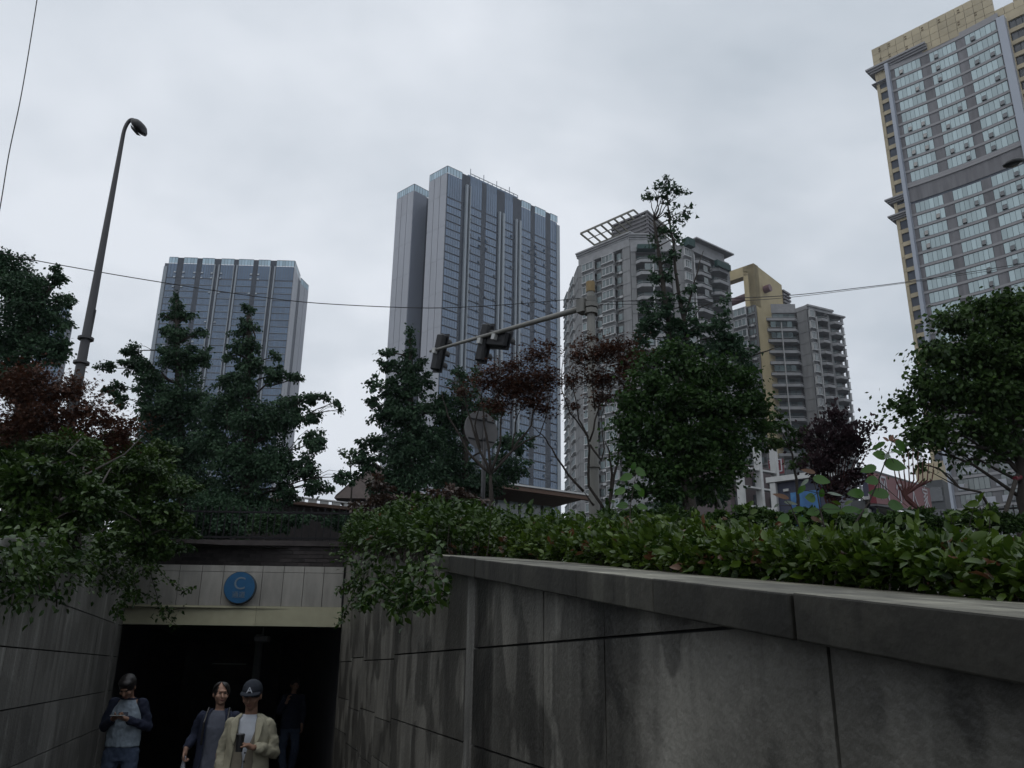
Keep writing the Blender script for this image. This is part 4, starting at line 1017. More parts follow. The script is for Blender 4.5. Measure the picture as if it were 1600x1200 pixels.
b.hexa([(base.x+.07,base.y-.02,q1.z),(q0.x-.03,base.y-.02,q1.z),(q0.x-.03,base.y+.02,q1.z),(base.x+.07,base.y+.02,q1.z),(q0.x-.035,base.y-.02,q0.z-.5),(q0.x,base.y-.02,q0.z),(q0.x,base.y+.02,q0.z),(q0.x-.035,base.y+.02,q0.z-.5)],.5)
b.build('side_fin',m_galv,r)
b=MB()
for zz in (q0.z-.55,q0.z-1.0,gzl+.25): b.tube([(base.x,base.y,zz-.02),(base.x,base.y,zz+.02)],.135 if zz>gzl+1 else .19,12)
b.build('clamp',m_galv,r)
# right street lamp, pole out of frame
P=PY(1566,262,22); Q_=PY(1600,244,22)
bx=P.x+2.6
r=empty('street_lamp',(bx,22,gz),'dark street lamp head on thin arm at the right edge beside the curved tower','street lamp')
b=MB(); b.tube([(bx,22,gz),(bx,22,P.z+1.0)],[.13,.07],10); b.build('pole',m_galv,r,smooth=True)
b=MB(); b.tube([(bx,22,P.z+.9),(bx-.9,22,P.z+.72),(P.x+.75,22,P.z+.32)],[.04,.04,.035],8); b.build('arm',m_galv,r,smooth=True)
lamp_head(r,Vector((P.x+.72,22,P.z+.28)),(-.95,0,-.30),m_black,.72,.2)
# traffic signal pole
YS=18.0; base=PY(927,700,YS); g_=ground_z(base.x,base.y); topz=PY(921,441,YS).z
r=empty('signal_pole',(base.x,base.y,g_),'thick pale signal pole with long tapering arm in the middle of the photo','signal pole')
b=MB(); b.tube([(base.x,base.y,g_+(topz-.25-g_)*i/8) for i in range(9)],[.125-.035*i/8 for i in range(9)],8); b.build('pole',m_polep,r,smooth=False)
b=MB(); b.tube([(base.x,base.y,topz-.25),(base.x,base.y,topz)],.105,8); b.build('cap',m_rust,r)
b=MB(); za=PY(905,478,YS).z
for z_,w_ in ((za+.02,.17),(za+.16,.14),(za-.13,.16)): b.tube([(base.x,base.y,z_-.07),(base.x,base.y,z_+.05)],w_,8)
b.fbox(Fac((base.x-.26,base.y+.1),(base.x,base.y-.1)),0,.2,-.12,.12,za-.16,za+.16,.4)
for zz in (4.6,6.0): b.tube([(base.x,base.y,zz),(base.x,base.y,zz+.06)],.15,8)
b.build('bracket',m_polep,r)
A0=Vector((base.x-.12,base.y+.08,za)); tip=PZ(672,549,za)
b=MB(); n=8; b.tube([A0+(tip-A0)*(i/n) for i in range(n+1)],[.072-.038*i/n for i in range(n+1)],10); b.build('arm',m_polep,r,smooth=True)
ad=(tip-A0).normalized(); fdir=Vector((-ad.y,ad.x,0)); fdir = fdir if fdir.y>0 else -fdir
def signal(px,py,dz,label,horiz=False,tilt=0):
    # hang point on the arm below pixel px
    t=0
    best=None
    for i in range(200):
        q=A0+(tip-A0)*(i/199); d=RM.transposed()@(q-CP); x_=800+FPX*d.x/-d.z
        if best is None or abs(x_-px)<best[0]: best=(abs(x_-px),q)
    q=best[1]+Vector((0,0,dz))-fdir*.02
    r=empty('traffic_light',tuple(q),label,'traffic light','traffic lights on the pole arm')
    sv_=ad; up=Vector((0,0,1))
    up=(up+sv_*tilt).normalized(); sv_=(sv_-up*sv_.dot(up)).normalized()
    W_,H_,D_=(.12,.48,.09) if not horiz else (.30,.20,.08)
    def bx(b,cx,cz,cw,hw,hh,hd): 
        c=q+sv_*cx+up*cz+fdir*cw; P=[]
        for z_ in (-hh,hh):
            for a,d_ in ((-hw,-hd),(hw,-hd),(hw,hd),(-hw,hd)): P.append(c+sv_*a+fdir*d_+up*z_)
        b.hexa(P,.5)
    b=MB(); bx(b,0,0,.16,W_,H_,D_); o=b.build('housing',m_black,r); o.modifiers.new('b','BEVEL').width=.03
    b=MB(); bx(b,0,0,.26,W_+.05,H_+.05,.01); b.build('backplate',m_black,r)
    n=3
    for i in range(n):
        c=q+fdir*.27+(up*(H_*.66*(1-i)) if not horiz else sv_*(W_*.66*(1-i)))
        vs=[];k=14
        for t_,rr in ((0,.13),(.2,.125)):
            for j in range(k-3): a=math.pi*(-.15)+math.pi*1.3*j/(k-4); vs.append(c+sv_*(rr*math.cos(a))+up*(rr*math.sin(a))+fdir*t_)
        m_=k-3; b=MB(); b.add(vs,[(j,j+1,j+1+m_,j+m_) for j in range(m_-1)],.5); o=b.build('visor',m_black,r); o.modifiers.new('s','SOLIDIFY').thickness=.01
        b=MB(); b.tube([c-fdir*.005,c+fdir*.01],.11,14); b.build('lens',m_winD,r)
    b=MB(); bx(b,0,0,.02,.05,.07,.06); b.build('clamp',m_grey,r)
signal(680,548,-.02,'black traffic light seen from behind at the far tip of the pole arm',tilt=-.22)
signal(750,530,-.10,'black traffic light seen from behind, middle one on the pole arm',tilt=-.25)
signal(773,521,-.10,'black wide traffic light seen from behind, nearest the pole on its arm',True,tilt=-.3)
# round sign seen from behind
YR=16.0; c=PY(757,671,YR); g_=ground_z(c.x,c.y)
pb_=PY(750,790,YR)
r=empty('round_sign',(c.x,c.y,g_),'round traffic sign seen from its pale back on a thin post behind the maple','traffic sign')
yaw=math.radians(36); ex=Vector((math.cos(yaw),math.sin(yaw),0)); fz=Vector((-ex.y,ex.x,0)); up=Vector((0,0,1)); R_=.385
cc_=Vector((c.x-.02,c.y,c.z))+fz*.07
b=MB(); vs=[cc_+ex*(R_*math.cos(a))+up*(R_*math.sin(a))+fz*w_ for w_ in (0,.012) for a in [2*math.pi*j/40 for j in range(40)]]
b.add(vs,[tuple(range(40)),tuple(range(79,39,-1))]+[(j,(j+1)%40,(j+1)%40+40,j+40) for j in range(40)],.5); b.build('sign_disc',mat('sign_back',(.16,.16,.165),.5,noise=.5,nscale=3,dark=.7),r)
b=MB(); b.tube([(c.x,c.y,g_),(c.x,c.y,c.z+.28)],.042,10); b.build('post',m_galv,r,smooth=True)
b=MB()
for dz in (.2,-.2): b.tube([cc_+ex*-.3+up*dz,cc_+ex*.3+up*dz],.018,6); b.tube([(c.x,c.y,c.z+dz-.02),(c.x,c.y,c.z+dz+.02)],.055,10)
b.build('clamp',m_galv,r)
# overhead wires
m_wire=mat('black_cable',(.02,.02,.022),.6)
def wire(pts,Y0,Y1,rad,label):
    P=[PY(x,y,Y0+(Y1-Y0)*i/(len(pts)-1)) for i,(x,y) in enumerate(pts)]
    Q=[]
    for i in range(len(P)-1):      # catmull-rom
        p0=P[max(i-1,0)];p1=P[i];p2=P[i+1];p3=P[min(i+2,len(P)-1)]
        for j in range(5):
            t=j/5; Q.append(.5*((2*p1)+(p2-p0)*t+(2*p0-5*p1+4*p2-p3)*t*t+(3*p1-p0-3*p2+p3)*t**3))
    Q.append(P[-1]); b=MB(); b.tube(Q,rad,6,var=.5); o=b.build('overhead_wire',m_wire,None,smooth=True,loc=tuple(Q[0])); tag(o,label,'wire')
wire([(-150,352),(0,395),(150,424),(290,447),(400,463),(500,474),(650,481),(740,479),(830,473),(907,466)],15,18,.009,'long sagging black wire from the left edge past both glass towers to the signal pole')
wire([(64,-40),(45,80),(31,160),(14,240),(0,325),(-25,460)],10,10,.007,'steep black wire crossing the top left corner of the sky')
wire([(940,472),(1040,468),(1140,466),(1240,461),(1340,450),(1440,437),(1620,408)],18,24,.010,'thin black wire running from the signal pole to the curved tower on the right')
wire([(940,476),(1060,474),(1160,470),(1240,464),(1340,452),(1460,436),(1620,412)],18.3,25,.007,'fainter second wire just under the one from the signal pole to the right')

# ================================================================ VEGETATION
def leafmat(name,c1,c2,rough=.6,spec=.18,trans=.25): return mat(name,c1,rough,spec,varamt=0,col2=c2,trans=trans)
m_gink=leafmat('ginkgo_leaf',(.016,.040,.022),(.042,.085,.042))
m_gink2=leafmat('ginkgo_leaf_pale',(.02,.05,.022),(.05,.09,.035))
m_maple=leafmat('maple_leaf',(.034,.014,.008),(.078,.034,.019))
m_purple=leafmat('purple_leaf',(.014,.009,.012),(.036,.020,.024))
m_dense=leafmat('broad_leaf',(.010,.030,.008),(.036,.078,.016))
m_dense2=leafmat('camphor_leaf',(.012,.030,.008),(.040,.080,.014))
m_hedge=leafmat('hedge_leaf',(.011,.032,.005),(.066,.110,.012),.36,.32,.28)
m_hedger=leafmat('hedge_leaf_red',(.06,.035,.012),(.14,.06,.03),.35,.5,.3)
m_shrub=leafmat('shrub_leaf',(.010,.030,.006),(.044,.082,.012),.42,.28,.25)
m_weed=leafmat('weed_leaf',(.025,.080,.006),(.045,.115,.010),.35,.5,.35)
m_bark=mat('dark_bark',(.035,.03,.026),.9,noise=.6,nscale=8,stretch=(1,1,.3),dark=.4,bump=.5,bscale=40)
m_redbark=mat('reddish_bark',(.06,.022,.02),.85)
T4=(np.array([(0,0,0),(-.34,.45,.04),(0,1,0),(.34,.45,.04)]),[(0,3,2,1)])
TF=(np.array([(0,0,0),(-.45,.85,.03),(0,.78,0),(.45,.85,.03)]),[(0,3,2,1)])          # fan (ginkgo)
T8=(np.array([(0,0,0),(0,.38,-.02),(0,.72,-.05),(0,1,-.16),(-.24,.28,.05),(-.22,.66,.03),(.24,.28,.05),(.22,.66,.03)]),[(0,1,4),(4,1,2,5),(5,2,3),(0,6,1),(6,7,2,1),(7,3,2)])
TM=(np.array([(0,0,0),(-.5,.35,0),(-.12,.42,.02),(-.3,.95,0),(0,.55,.03),(.3,.95,0),(.12,.42,.02),(.5,.35,0)]),[(0,2,1),(0,4,3,2),(0,6,5,4),(0,7,6)])
def unit(a): return a/np.maximum(np.linalg.norm(a,axis=1,keepdims=True),1e-9)
def leaves(name,P,size,tpl,m,parent,droop=.3,flat=.6,var=None,dirs=None,loc=None,sizevar=.75,kind=None):
    n=len(P); tv,tf=tpl; k=len(tv)
    Y=NR.normal(size=(n,3)); Y[:,2]=Y[:,2]*.5-droop
    if dirs is not None: Y=Y*.55+dirs
    Y=unit(Y); Z=NR.normal(size=(n,3))*(1-flat)+np.array([0,0,flat]); Z=Z-Y*np.sum(Z*Y,axis=1,keepdims=True); Z=unit(Z); X=np.cross(Y,Z)
    s=size*(1-sizevar/2+sizevar*NR.rand(n,1))
    V=(P[:,None,:]+ s[:,None,:]*(tv[None,:,0:1]*X[:,None,:]+tv[None,:,1:2]*Y[:,None,:]+tv[None,:,2:3]*Z[:,None,:])).reshape(-1,3)
    off=np.array(loc if loc is not None else wloc(parent)); V=V-off
    ls=np.array([len(f) for f in tf]); fl=np.concatenate([np.array(f) for f in tf])
    idx=(np.arange(n)[:,None]*k+fl[None,:]).reshape(-1); tot=np.tile(ls,n); st=np.concatenate([[0],np.cumsum(tot)[:-1]])
    me=bpy.data.meshes.new(name); me.vertices.add(len(V)); me.vertices.foreach_set('co',V.astype(np.float32).ravel())
    me.loops.add(len(idx)); me.loops.foreach_set('vertex_index',idx.astype(np.int32)); me.polygons.add(len(tot)); me.polygons.foreach_set('loop_start',st.astype(np.int32))
    me.update(calc_edges=True); me.validate()
    vv=NR.rand(n) if var is None else var; a=me.attributes.new('var','FLOAT','FACE'); a.data.foreach_set('value',np.repeat(vv,len(ls)).astype(np.float32))
    me.materials.append(m); o=bpy.data.objects.new(name,me); COL.objects.link(o)
    if parent is not None: o.parent=parent
    else: o.location=tuple(off)
    return o
def clumps(blobs,Y,leaf,k=2.6,sub=1.0,spread=None,twig=None,aspect=.5,down=.3,depthk=1.0,bough=None):
    """blobs: (x, y, rx, ry[, dY[, k]]) in photo pixels -> leaf points, a value shared inside a bough, directions.
    Leaves sit on boughs that leave the middle of the blob and reach past its edge, drooping, so outlines break up."""
    P=[];V=[];D=[]
    for bl in blobs:
        x,y,rx,ry=bl[:4]; dY=bl[4] if len(bl)>4 else 0; kk=bl[5] if len(bl)>5 else k
        c=np.array(PY(x,y,Y+dY)); sc=(Y+dY)/FPX*1.02; ax,az=rx*sc,ry*sc; ay=(ax+az)/2*depthk; E=np.array([ax,ay,az])
        lp=leaf/sc; n=int(3.6*kk*math.pi*rx*ry/(lp*lp*aspect))+6
        per=int(min(70,max(16,n/5))); nb=max(3,int(n*.78/per)); rm=(ax*az)**.5
        d=unit(NR.normal(size=(nb,3))*np.array([1,1,.9])); r0=.15+.45*NR.rand(nb,1); r1=.80+.42*NR.rand(nb,1)**1.5
        A=c+d*E*r0; B=c+d*E*r1; B[:,2]-=down*.22*rm*NR.rand(nb)
        tone=NR.rand(nb)
        for i in range(nb):
            t=NR.rand(per,1)**.75; q=A[i]+(B[i]-A[i])*t; q[:,2]+=rm*.12*np.sin(math.pi*t[:,0])
            w_=(bough or max(leaf*1.1,rm*.28))*(1.05-.75*t); q=q+NR.normal(size=(per,3))*w_*np.array([1,1,.55])
            if down>.35: q[:,2]-=NR.rand(per)**2*w_[:,0]*1.8*down
            dr=(B[i]-A[i]); dr/=np.linalg.norm(dr)+1e-6; P.append(q); D.append(np.repeat((dr+np.array([0,0,-down]))[None,:],per,0)); V.append(np.clip(tone[i]*.6+NR.rand(per)*.35+.12*(q[:,2]-c[2])/az,0,1))  # leaves higher in the blob tinted lighter: top light put into the colour
        m_=int(n*.3); d=unit(NR.normal(size=(m_,3))); q=c+d*E*(NR.rand(m_,1)**.5)*.78; P.append(q); V.append(NR.rand(m_)*.5); D.append(unit(NR.normal(size=(m_,3))))  # inner filler leaves take only darker tints: crown shade put into the colour
    return np.concatenate(P),np.concatenate(V),np.concatenate(D)
def wobble(p,q,n=5,amp=.04,up=0):
    L_=(q-p).length; out=[]
    for i in range(n+1):
        t=i/n; r=p+(q-p)*t; 
        if 0<i<n: r+=Vector((random.uniform(-1,1),random.uniform(-1,1),random.uniform(-1,1)))*amp*L_
        r.z+=up*L_*math.sin(math.pi*t); out.append(r)
    return out
def tree(name,label,cat,blobs,Y,leaf,m,trunk,tr,tpl=T4,k=2.6,group=None,droop=.3,flat=.5,limbs=True,down=.3,bark=None,twig=None,limbfrom=(.25,.9),spread=None,lr=.03,bough=None,extra_stems=()):
    """trunk: list of (x,y[,dY]) pixels from base up; its base is carried down to the ground"""
    tp=[PY(t[0],t[1],Y+(t[2] if len(t)>2 else 0)) for t in trunk]
    b0=tp[0]; g=ground_z(b0.x,b0.y); base=Vector((b0.x,b0.y,min(g,b0.z-.1)-.05))
    r=empty(name,tuple(base),label,cat,group)
    path=[base]+tp; n=len(path); R_=[tr*(1.15-.85*i/(n-1)) for i in range(n)]
    b=MB(); 
    fine=[];fr=[]
    for i in range(n-1):
        for j in range(4): t=j/4; fine.append(path[i]+(path[i+1]-path[i])*t+Vector((random.uniform(-1,1),random.uniform(-1,1),0))*R_[i]*.2); fr.append(R_[i]+(R_[i+1]-R_[i])*t)
    fine.append(path[-1]); fr.append(R_[-1]*.8)
    b.tube(fine,fr,8,var=.5)
    if limbs:
        for bl in blobs:
            c=PY(bl[0],bl[1],Y+(bl[4] if len(bl)>4 else 0))
            cand=[q for q in fine[int(len(fine)*limbfrom[0]):] if q.z<c.z-.05] or [fine[-1]]
            q=min(cand,key=lambda q:(q-c).length+abs((c.z-q.z)-(c-q).length*.6)*.6)
            i=min(range(len(fine)),key=lambda i:(fine[i]-q).length); r0=min(fr[i]*.6,lr)
            pts=wobble(q,c,5,.05,.06); b.tube(pts,[r0*(1-.75*j/5) for j in range(6)],5,var=.4)
            for _ in range(2):
                e=c+Vector((random.uniform(-1,1)*bl[2],random.uniform(-.6,.6)*bl[2],random.uniform(-.8,1)*bl[3]))*(Y/FPX*.9)
                b.tube(wobble(pts[3],e,3,.08,.05),[r0*.35,r0*.28,r0*.2,r0*.1],4,var=.4)
    for st in extra_stems:
        P=[PY(x,y,Y) for x,y in st[1:]]; P=[P[0]]+P[1:]; Q=[]
        for i in range(len(P)-1):
            w_=wobble(P[i],P[i+1],3,.03); Q+=w_[:-1]
        Q.append(P[-1]); b.tube(Q,[st[0]*(1-.8*i/(len(Q)-1)) for i in range(len(Q))],6,var=.4)
    b.build('trunk',bark or m_bark,r,smooth=True)
    if blobs:
        P,V,D=clumps(blobs,Y,leaf,k,down=down,bough=bough)
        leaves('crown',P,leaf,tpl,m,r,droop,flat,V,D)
    return r
G1='ginkgo trees along the street'
tree('ginkgo_tree','dark ginkgo tree with a small spire at the far left edge','tree',[(12,425,36,38),(30,450,42,40),(60,480,50,45),(20,520,50,50),(90,438,11,24),(87,418,5,12),(104,468,16,10),(100,508,15,12),(75,545,40,32),(20,580,45,40),(2,400,9,16),(60,440,20,16),(95,545,16,12)],17,.072,m_gink,[(30,720),(32,640),(40,560),(50,500),(85,440)],.16,T4,2.4,G1,droop=.5,down=.6)
tree('ginkgo_tree','ginkgo tree with pointed top and long left arm in front of the broad glass tower','tree',[(276,462,6,14),(275,485,17,18),(255,492,10,6),(296,492,12,6),(272,520,26,20),(310,520,14,10),(280,560,30,32),(315,560,18,22),(208,545,16,15),(205,570,22,14),(165,572,18,9),(178,605,14,16),(190,625,16,14),(235,600,26,26),(250,645,36,45),(290,630,38,55),(290,700,42,42),(225,575,12,20),(300,760,40,40),(240,700,30,35)],21,.072,m_gink,[(285,790),(283,700),(280,620),(277,540),(276,470)],.16,T4,2.5,G1,droop=.5,down=.6)
tree('ginkgo_tree','ginkgo tree with weeping branches arching down to the right above the railing','tree',[(388,485,9,14),(388,508,18,14),(370,520,12,6),(385,540,26,18),(392,570,26,18),(360,555,12,10),(430,556,9,14),(432,585,20,20),(460,590,12,12),(370,600,38,28),(345,640,33,33),(400,655,45,42),(445,645,30,32),(478,622,24,10),(505,618,18,7),(525,628,8,7),(531,640,4,10),(485,650,14,16),(492,690,20,28),(480,730,26,22),(500,760,24,16),(535,745,12,16),(430,725,38,42),(370,725,40,48),(330,690,25,40),(400,785,36,32),(345,785,40,36),(450,770,20,20)],20,.072,m_gink,[(382,800),(384,720),(386,640),(388,560),(388,490)],.17,T4,2.5,G1,droop=.6,down=.9)
tree('ginkgo_tree','bushy conical ginkgo in front of the tallest tower, left of the traffic lights','tree',[(640,516,4,10),(642,535,10,10),(640,552,16,12),(605,552,14,9),(632,575,30,20),(600,572,12,12),(660,565,10,8),(655,600,22,22),(618,612,33,26),(583,600,7,16),(582,630,9,16),(600,645,25,22),(640,650,38,36),(580,690,22,14),(566,705,8,8),(573,725,18,20),(620,700,42,32),(650,735,48,38),(600,755,35,28),(556,745,10,10),(662,685,33,28),(685,640,14,16)],22,.085,m_gink,[(640,800),(641,720),(642,640),(641,530)],.17,T4,2.6,G1,droop=.5,down=.5)
tree('ginkgo_tree','loose green tree behind the round sign and traffic lights','tree',[(715,580,16,14,0,1.5),(720,612,26,24,0,1.8),(700,645,26,34),(740,650,30,36),(700,695,33,38),(742,590,10,16,0,1.5),(680,640,14,24,0,1.6),(710,740,40,30),(800,690,30,20,0,1.8),(795,730,30,25),(755,755,40,25),(770,640,20,24,0,1.4)],23,.085,m_gink,[(730,800),(728,720),(724,640),(718,590)],.13,T4,2.2,G1,droop=.5)
tree('maple_tree','thin stemmed red maple standing at the round sign back','tree',[(760,598,28,13),(803,598,26,15),(842,556,26,13),(803,572,24,10),(852,596,24,22),(828,628,28,13),(775,632,28,10),(862,538,12,5),(722,612,18,7),(850,640,16,12),(820,600,30,20),(790,615,26,14),(765,580,20,10)],15.2,.055,m_maple,[(768,800),(767,760),(766,735)],.06,TM,2.2,'red maples',droop=.25,flat=.75,down=.1,lr=.03,limbs=False,bough=.24,
  extra_stems=[(0.032,(766,740),(730,705),(700,650),(690,610)),(0.029,(766,742),(745,690),(730,640),(722,600)),(0.029,(767,735),(760,680),(752,630),(756,590)),(0.029,(767,738),(782,690),(785,640),(800,600)),(0.029,(768,740),(800,705),(830,665),(838,600),(845,555)),(0.020,(780,722),(820,690),(843,680),(856,640),(860,600)),(0.023,(750,700),(742,665),(748,640),(770,620)),(0.017,(800,705),(805,660),(825,620))])
tree('maple_tree','red maple with forked dark stems around the pale signal pole','tree',[(935,556,36,16),(903,556,16,14),(958,542,30,13),(892,598,13,14),(940,592,38,16),(978,572,22,18),(898,636,12,9),(925,528,13,6),(985,535,12,8),(945,622,24,11),(985,605,16,12),(1000,560,14,14)],15.5,.055,m_maple,[(950,815),(947,795)],.05,TM,2.2,'red maples',droop=.25,flat=.75,down=.1,limbs=False,bough=.24,
  extra_stems=[(0.029,(946,800),(920,760),(921,700),(917,680),(890,645),(878,610),(880,560)),(0.020,(919,684),(904,655),(896,610),(900,560)),(0.020,(921,690),(935,640),(945,600),(950,550)),(0.020,(922,695),(940,720),(944,700),(940,650),(960,600)),(0.032,(950,800),(956,740),(952,705),(945,690)),(0.029,(950,795),(966,720),(975,640),(975,580)),(0.026,(912,768),(888,742),(862,700),(848,680),(830,665)),(0.023,(928,790),(912,768)),(0.017,(930,640),(925,590),(928,535))])
tree('ginkgo_tree','tall thin sparse ginkgo rising against the sky in front of the grey apartment tower','tree',[(1042,281,14,8,0,1.1),(1028,293,12,10,0,1.1),(1052,293,12,10,0,1.1),(1038,308,12,14,0,1.2),(1066,300,12,5,0,1.1),(1014,302,6,7,0,.9),(1050,330,8,10,0,1),(1064,345,14,10,0,1.1),(1072,330,6,7,0,.9),(1048,360,12,12,0,1.1),(1022,372,14,10,0,1),(1060,372,12,8,0,1.1),(1050,398,13,14,0,1.5),(1030,405,16,10,0,1.2),(1042,430,20,16,0,1.5),(1018,435,14,11,0,1.2),(1045,465,22,16,0,1.4),(1008,475,14,16,0,1.3),(1078,480,16,14,0,1.2),(1010,510,20,18),(1048,518,24,18,0,1.6),(1095,510,20,16,0,1.5),(1130,500,20,14,0,1.4),(1000,545,16,12),(1040,550,28,16),(1150,530,18,14,0,1.5),(1110,548,30,18),(1160,560,22,18),(1130,468,12,8,0,1),(1180,545,10,8,0,1),(1030,490,26,18,0,1.6),(1070,515,26,20,0,1.8),(1000,525,18,16,0,1.6),(1120,525,26,18,0,1.8),(1085,450,14,12,0,1.2),(1060,545,40,16),(1140,545,30,14)],19,.095,m_gink,[(1080,800),(1066,680),(1058,600),(1050,540),(1040,470),(1030,400),(1022,345)],.12,TF,2.0,G1,droop=.5,down=.4,lr=.02,
  extra_stems=[(.07,(1085,640),(1078,560),(1064,480),(1055,420),(1048,360),(1042,300)),(.045,(1062,560),(1068,500),(1085,440),(1099,392)),(.035,(1120,620),(1160,560),(1200,548),(1222,540))])
tree('broadleaf_tree','dense round dark green tree standing before the apartment towers','tree',[(1060,572,36,20),(1020,590,32,22),(1110,588,42,25),(1165,602,28,22),(1000,622,28,22),(1050,628,50,38),(1110,638,50,38),(1165,640,30,30),(988,655,22,22),(1020,680,40,33),(1080,690,45,35),(1140,688,40,28),(1183,668,17,18),(1000,722,33,22),(1050,735,38,28),(1100,722,35,22),(978,700,15,22),(964,655,9,16),(1192,640,10,14),(1000,765,26,14),(1045,772,30,14),(1105,755,36,20),(1150,728,26,22),(1060,545,24,14),(1140,575,22,14),(1020,562,22,12)],14,.075,m_dense,[(1072,815),(1070,770),(1066,730),(1070,680)],.07,T4,2.7,None,droop=.3,flat=.5,down=.2,bough=.20)
tree('broadleaf_tree','small loose green tree between the dense round tree and purple shrub','tree',[(1215,662,28,13,0,1.6),(1245,690,24,22,0,1.8),(1205,692,18,12,0,1.4),(1250,720,18,14,0,1.4),(1185,690,14,14,0,1.4)],16,.085,m_dense2,[(1248,800),(1246,760),(1238,710),(1222,675)],.04,T4,2.0,None,droop=.4)
tree('purple_shrub','dark purple leaved shrub of upright stems above the hedge','shrub',[(1300,695,30,36),(1310,660,16,16),(1311,645,5,9),(1280,735,22,30),(1330,695,20,30),(1350,672,12,7,0,1),(1364,668,8,6,0,.9),(1345,690,14,9,0,1),(1265,690,10,22,0,1.3),(1340,738,20,22,0,1.6),(1300,768,28,18,0,1.6),(1280,668,10,12,0,1.2)],13,.062,m_purple,[(1303,810),(1303,790)],.05,T4,2.3,None,droop=0,flat=.4,down=-.6,bough=.14,bark=m_redbark,limbs=False,
  extra_stems=[(.018,(1300+random.uniform(-8,8),795),(1300+dx*.6,740),(1300+dx,680+abs(dx)*.3)) for dx in range(-40,60,7)])
tree('camphor_tree','big rounded green tree at the right edge hiding the curved tower base','tree',[(1575,468,40,18),(1530,476,30,16),(1492,505,33,22),(1560,508,50,33),(1600,490,25,30),(1458,548,28,24),(1510,556,50,35),(1570,568,50,40),(1438,598,22,26),(1480,608,40,34),(1540,618,50,35),(1590,620,30,40),(1420,640,14,20),(1428,688,18,30,0,2),(1458,668,32,26),(1520,668,50,24,0,2.0),(1580,680,40,28,0,2.2),(1550,712,42,16,0,.9),(1498,706,28,16,0,1.0),(1412,620,9,16),(1440,725,10,14,0,1.0),(1600,545,30,30),(1640,520,50,60),(1640,620,50,70)],12,.075,m_dense2,[(1606,850),(1600,780),(1594,700),(1584,640),(1560,580)],.12,T4,3.3,None,droop=.5,flat=.4,down=.5,bough=.22,
  extra_stems=[(.05,(1592,690),(1540,650),(1480,640),(1440,610)),(.045,(1590,670),(1550,600),(1500,560)),(.03,(1592,700),(1530,700),(1470,690),(1440,660))])
tree('bare_shrub','leafless reddish multi stemmed shrub in front of the long red sign','shrub',[],11,.05,m_purple,[(1437,812),(1437,795)],.04,bark=m_redbark,
  extra_stems=[(.02,(1437,798),(1415+i*0,780-i),(1400+i*7,750),(1395+i*8,700+abs(i-4)*6)) for i in range(9)])
tree('young_tree','pale young tree with thin feathery top by the left pavilion','tree',[(540,708,8,7,0,.9),(553,705,8,6,0,.9),(546,722,10,6,0,.7),(560,716,6,6,0,.7)],26,.10,m_gink2,[(550,760),(548,735),(546,712)],.03,T4,1.0,None,lr=.012)
tree('dark_bush','dark bushes filling the space under the ginkgos behind the railing','bush',[(320,800,40,30),(360,815,40,28),(300,830,30,22),(345,835,26,14),(440,815,18,20),(470,810,16,18),(530,815,30,16)],18.5,.07,m_gink,[(350,860),(350,840)],.03,T4,2.6,None,limbs=False)
tree('round_bush','round green bush behind the iron railing over the entrance','bush',[(412,822,24,16),(405,808,14,8)],17.5,.07,m_gink2,[(412,850),(412,830)],.03,T4,3.0,None,limbs=False)
tree('maple_tree','dark red maple above the shrubs at the left, in front of the street lamp','tree',[(55,586,32,14),(45,615,45,24),(105,612,40,22),(15,605,25,22),(135,640,24,22),(170,658,30,14),(192,682,24,22),(80,655,55,28),(140,690,40,24),(30,665,40,33),(112,592,14,9),(206,662,8,9),(150,720,30,18)],12.5,.055,m_maple,[(90,760),(88,700),(86,640)],.10,TM,2.3,'red maples',droop=.3,flat=.65,down=.2,bough=.22)
tree('broadleaf_tree','dark leafy tree mass behind the long street lamp base at left','tree',[(20,700,50,40),(90,710,50,35),(150,730,45,30),(220,725,40,35),(190,700,30,20),(250,760,40,30),(40,770,60,40),(120,780,60,40),(200,790,50,40),(20,830,50,40),(110,840,60,40),(190,850,50,30),(250,820,40,30)],14,.085,m_dense2,[(120,820),(118,760),(118,720)],.10,T4,2.6,None)
# background bushes beyond the terrace
tree('round_bush','green bush mass between dense tree and white lattice building','bush',[(1115,756,28,14),(1100,775,42,18),(1080,765,30,18),(1040,790,40,12)],24,.12,m_gink,[(1120,800),(1120,780)],.05,T4,2.4,None,limbs=False)

# ---- shrubs hanging over the left wall
def wallblob(u,items): return items
def front(x,y,u):      # on the wall face, but never beyond the portal
    q=onU(x,y,u); return q if q.y<13.35 else PY(x,y,13.35)
def hang_points(items,u,leaf,k,aspect=.45,down=.3,out=.10,inn=.5):
    P=[];V=[];D=[]
    for x,y,rx,ry in items:
        c=front(x,y,u); sc=c.y/FPX*1.02; lp=leaf/sc; n=int(1.6*k*math.pi*rx*ry/(lp*lp*aspect))+4; per=12; ns=max(2,n//per)
        th=NR.rand(ns)*2*math.pi; rr=np.sqrt(NR.rand(ns))
        for i in range(ns):
            q=front(x+rx*rr[i]*math.cos(th[i]),y+ry*rr[i]*math.sin(th[i]),u-(1 if u>0 else -1)*(NR.rand()*out)+ (1 if u>0 else -1)*(NR.rand()*inn if c.z>slopez(s_of(c))+.05 else 0))
            dr=NR.normal(size=3)*.7+np.array([-.3 if u>0 else .3,-.3,-down]); dr/=np.linalg.norm(dr)
            P.append(np.array(q)+dr*NR.rand(per,1)*leaf*4+NR.normal(size=(per,3))*leaf*.7); V.append(np.clip(NR.rand()*.7+NR.rand(per)*.35,0,1)); D.append(np.repeat(dr[None],per,0))
    return np.concatenate(P),np.concatenate(V),np.concatenate(D)
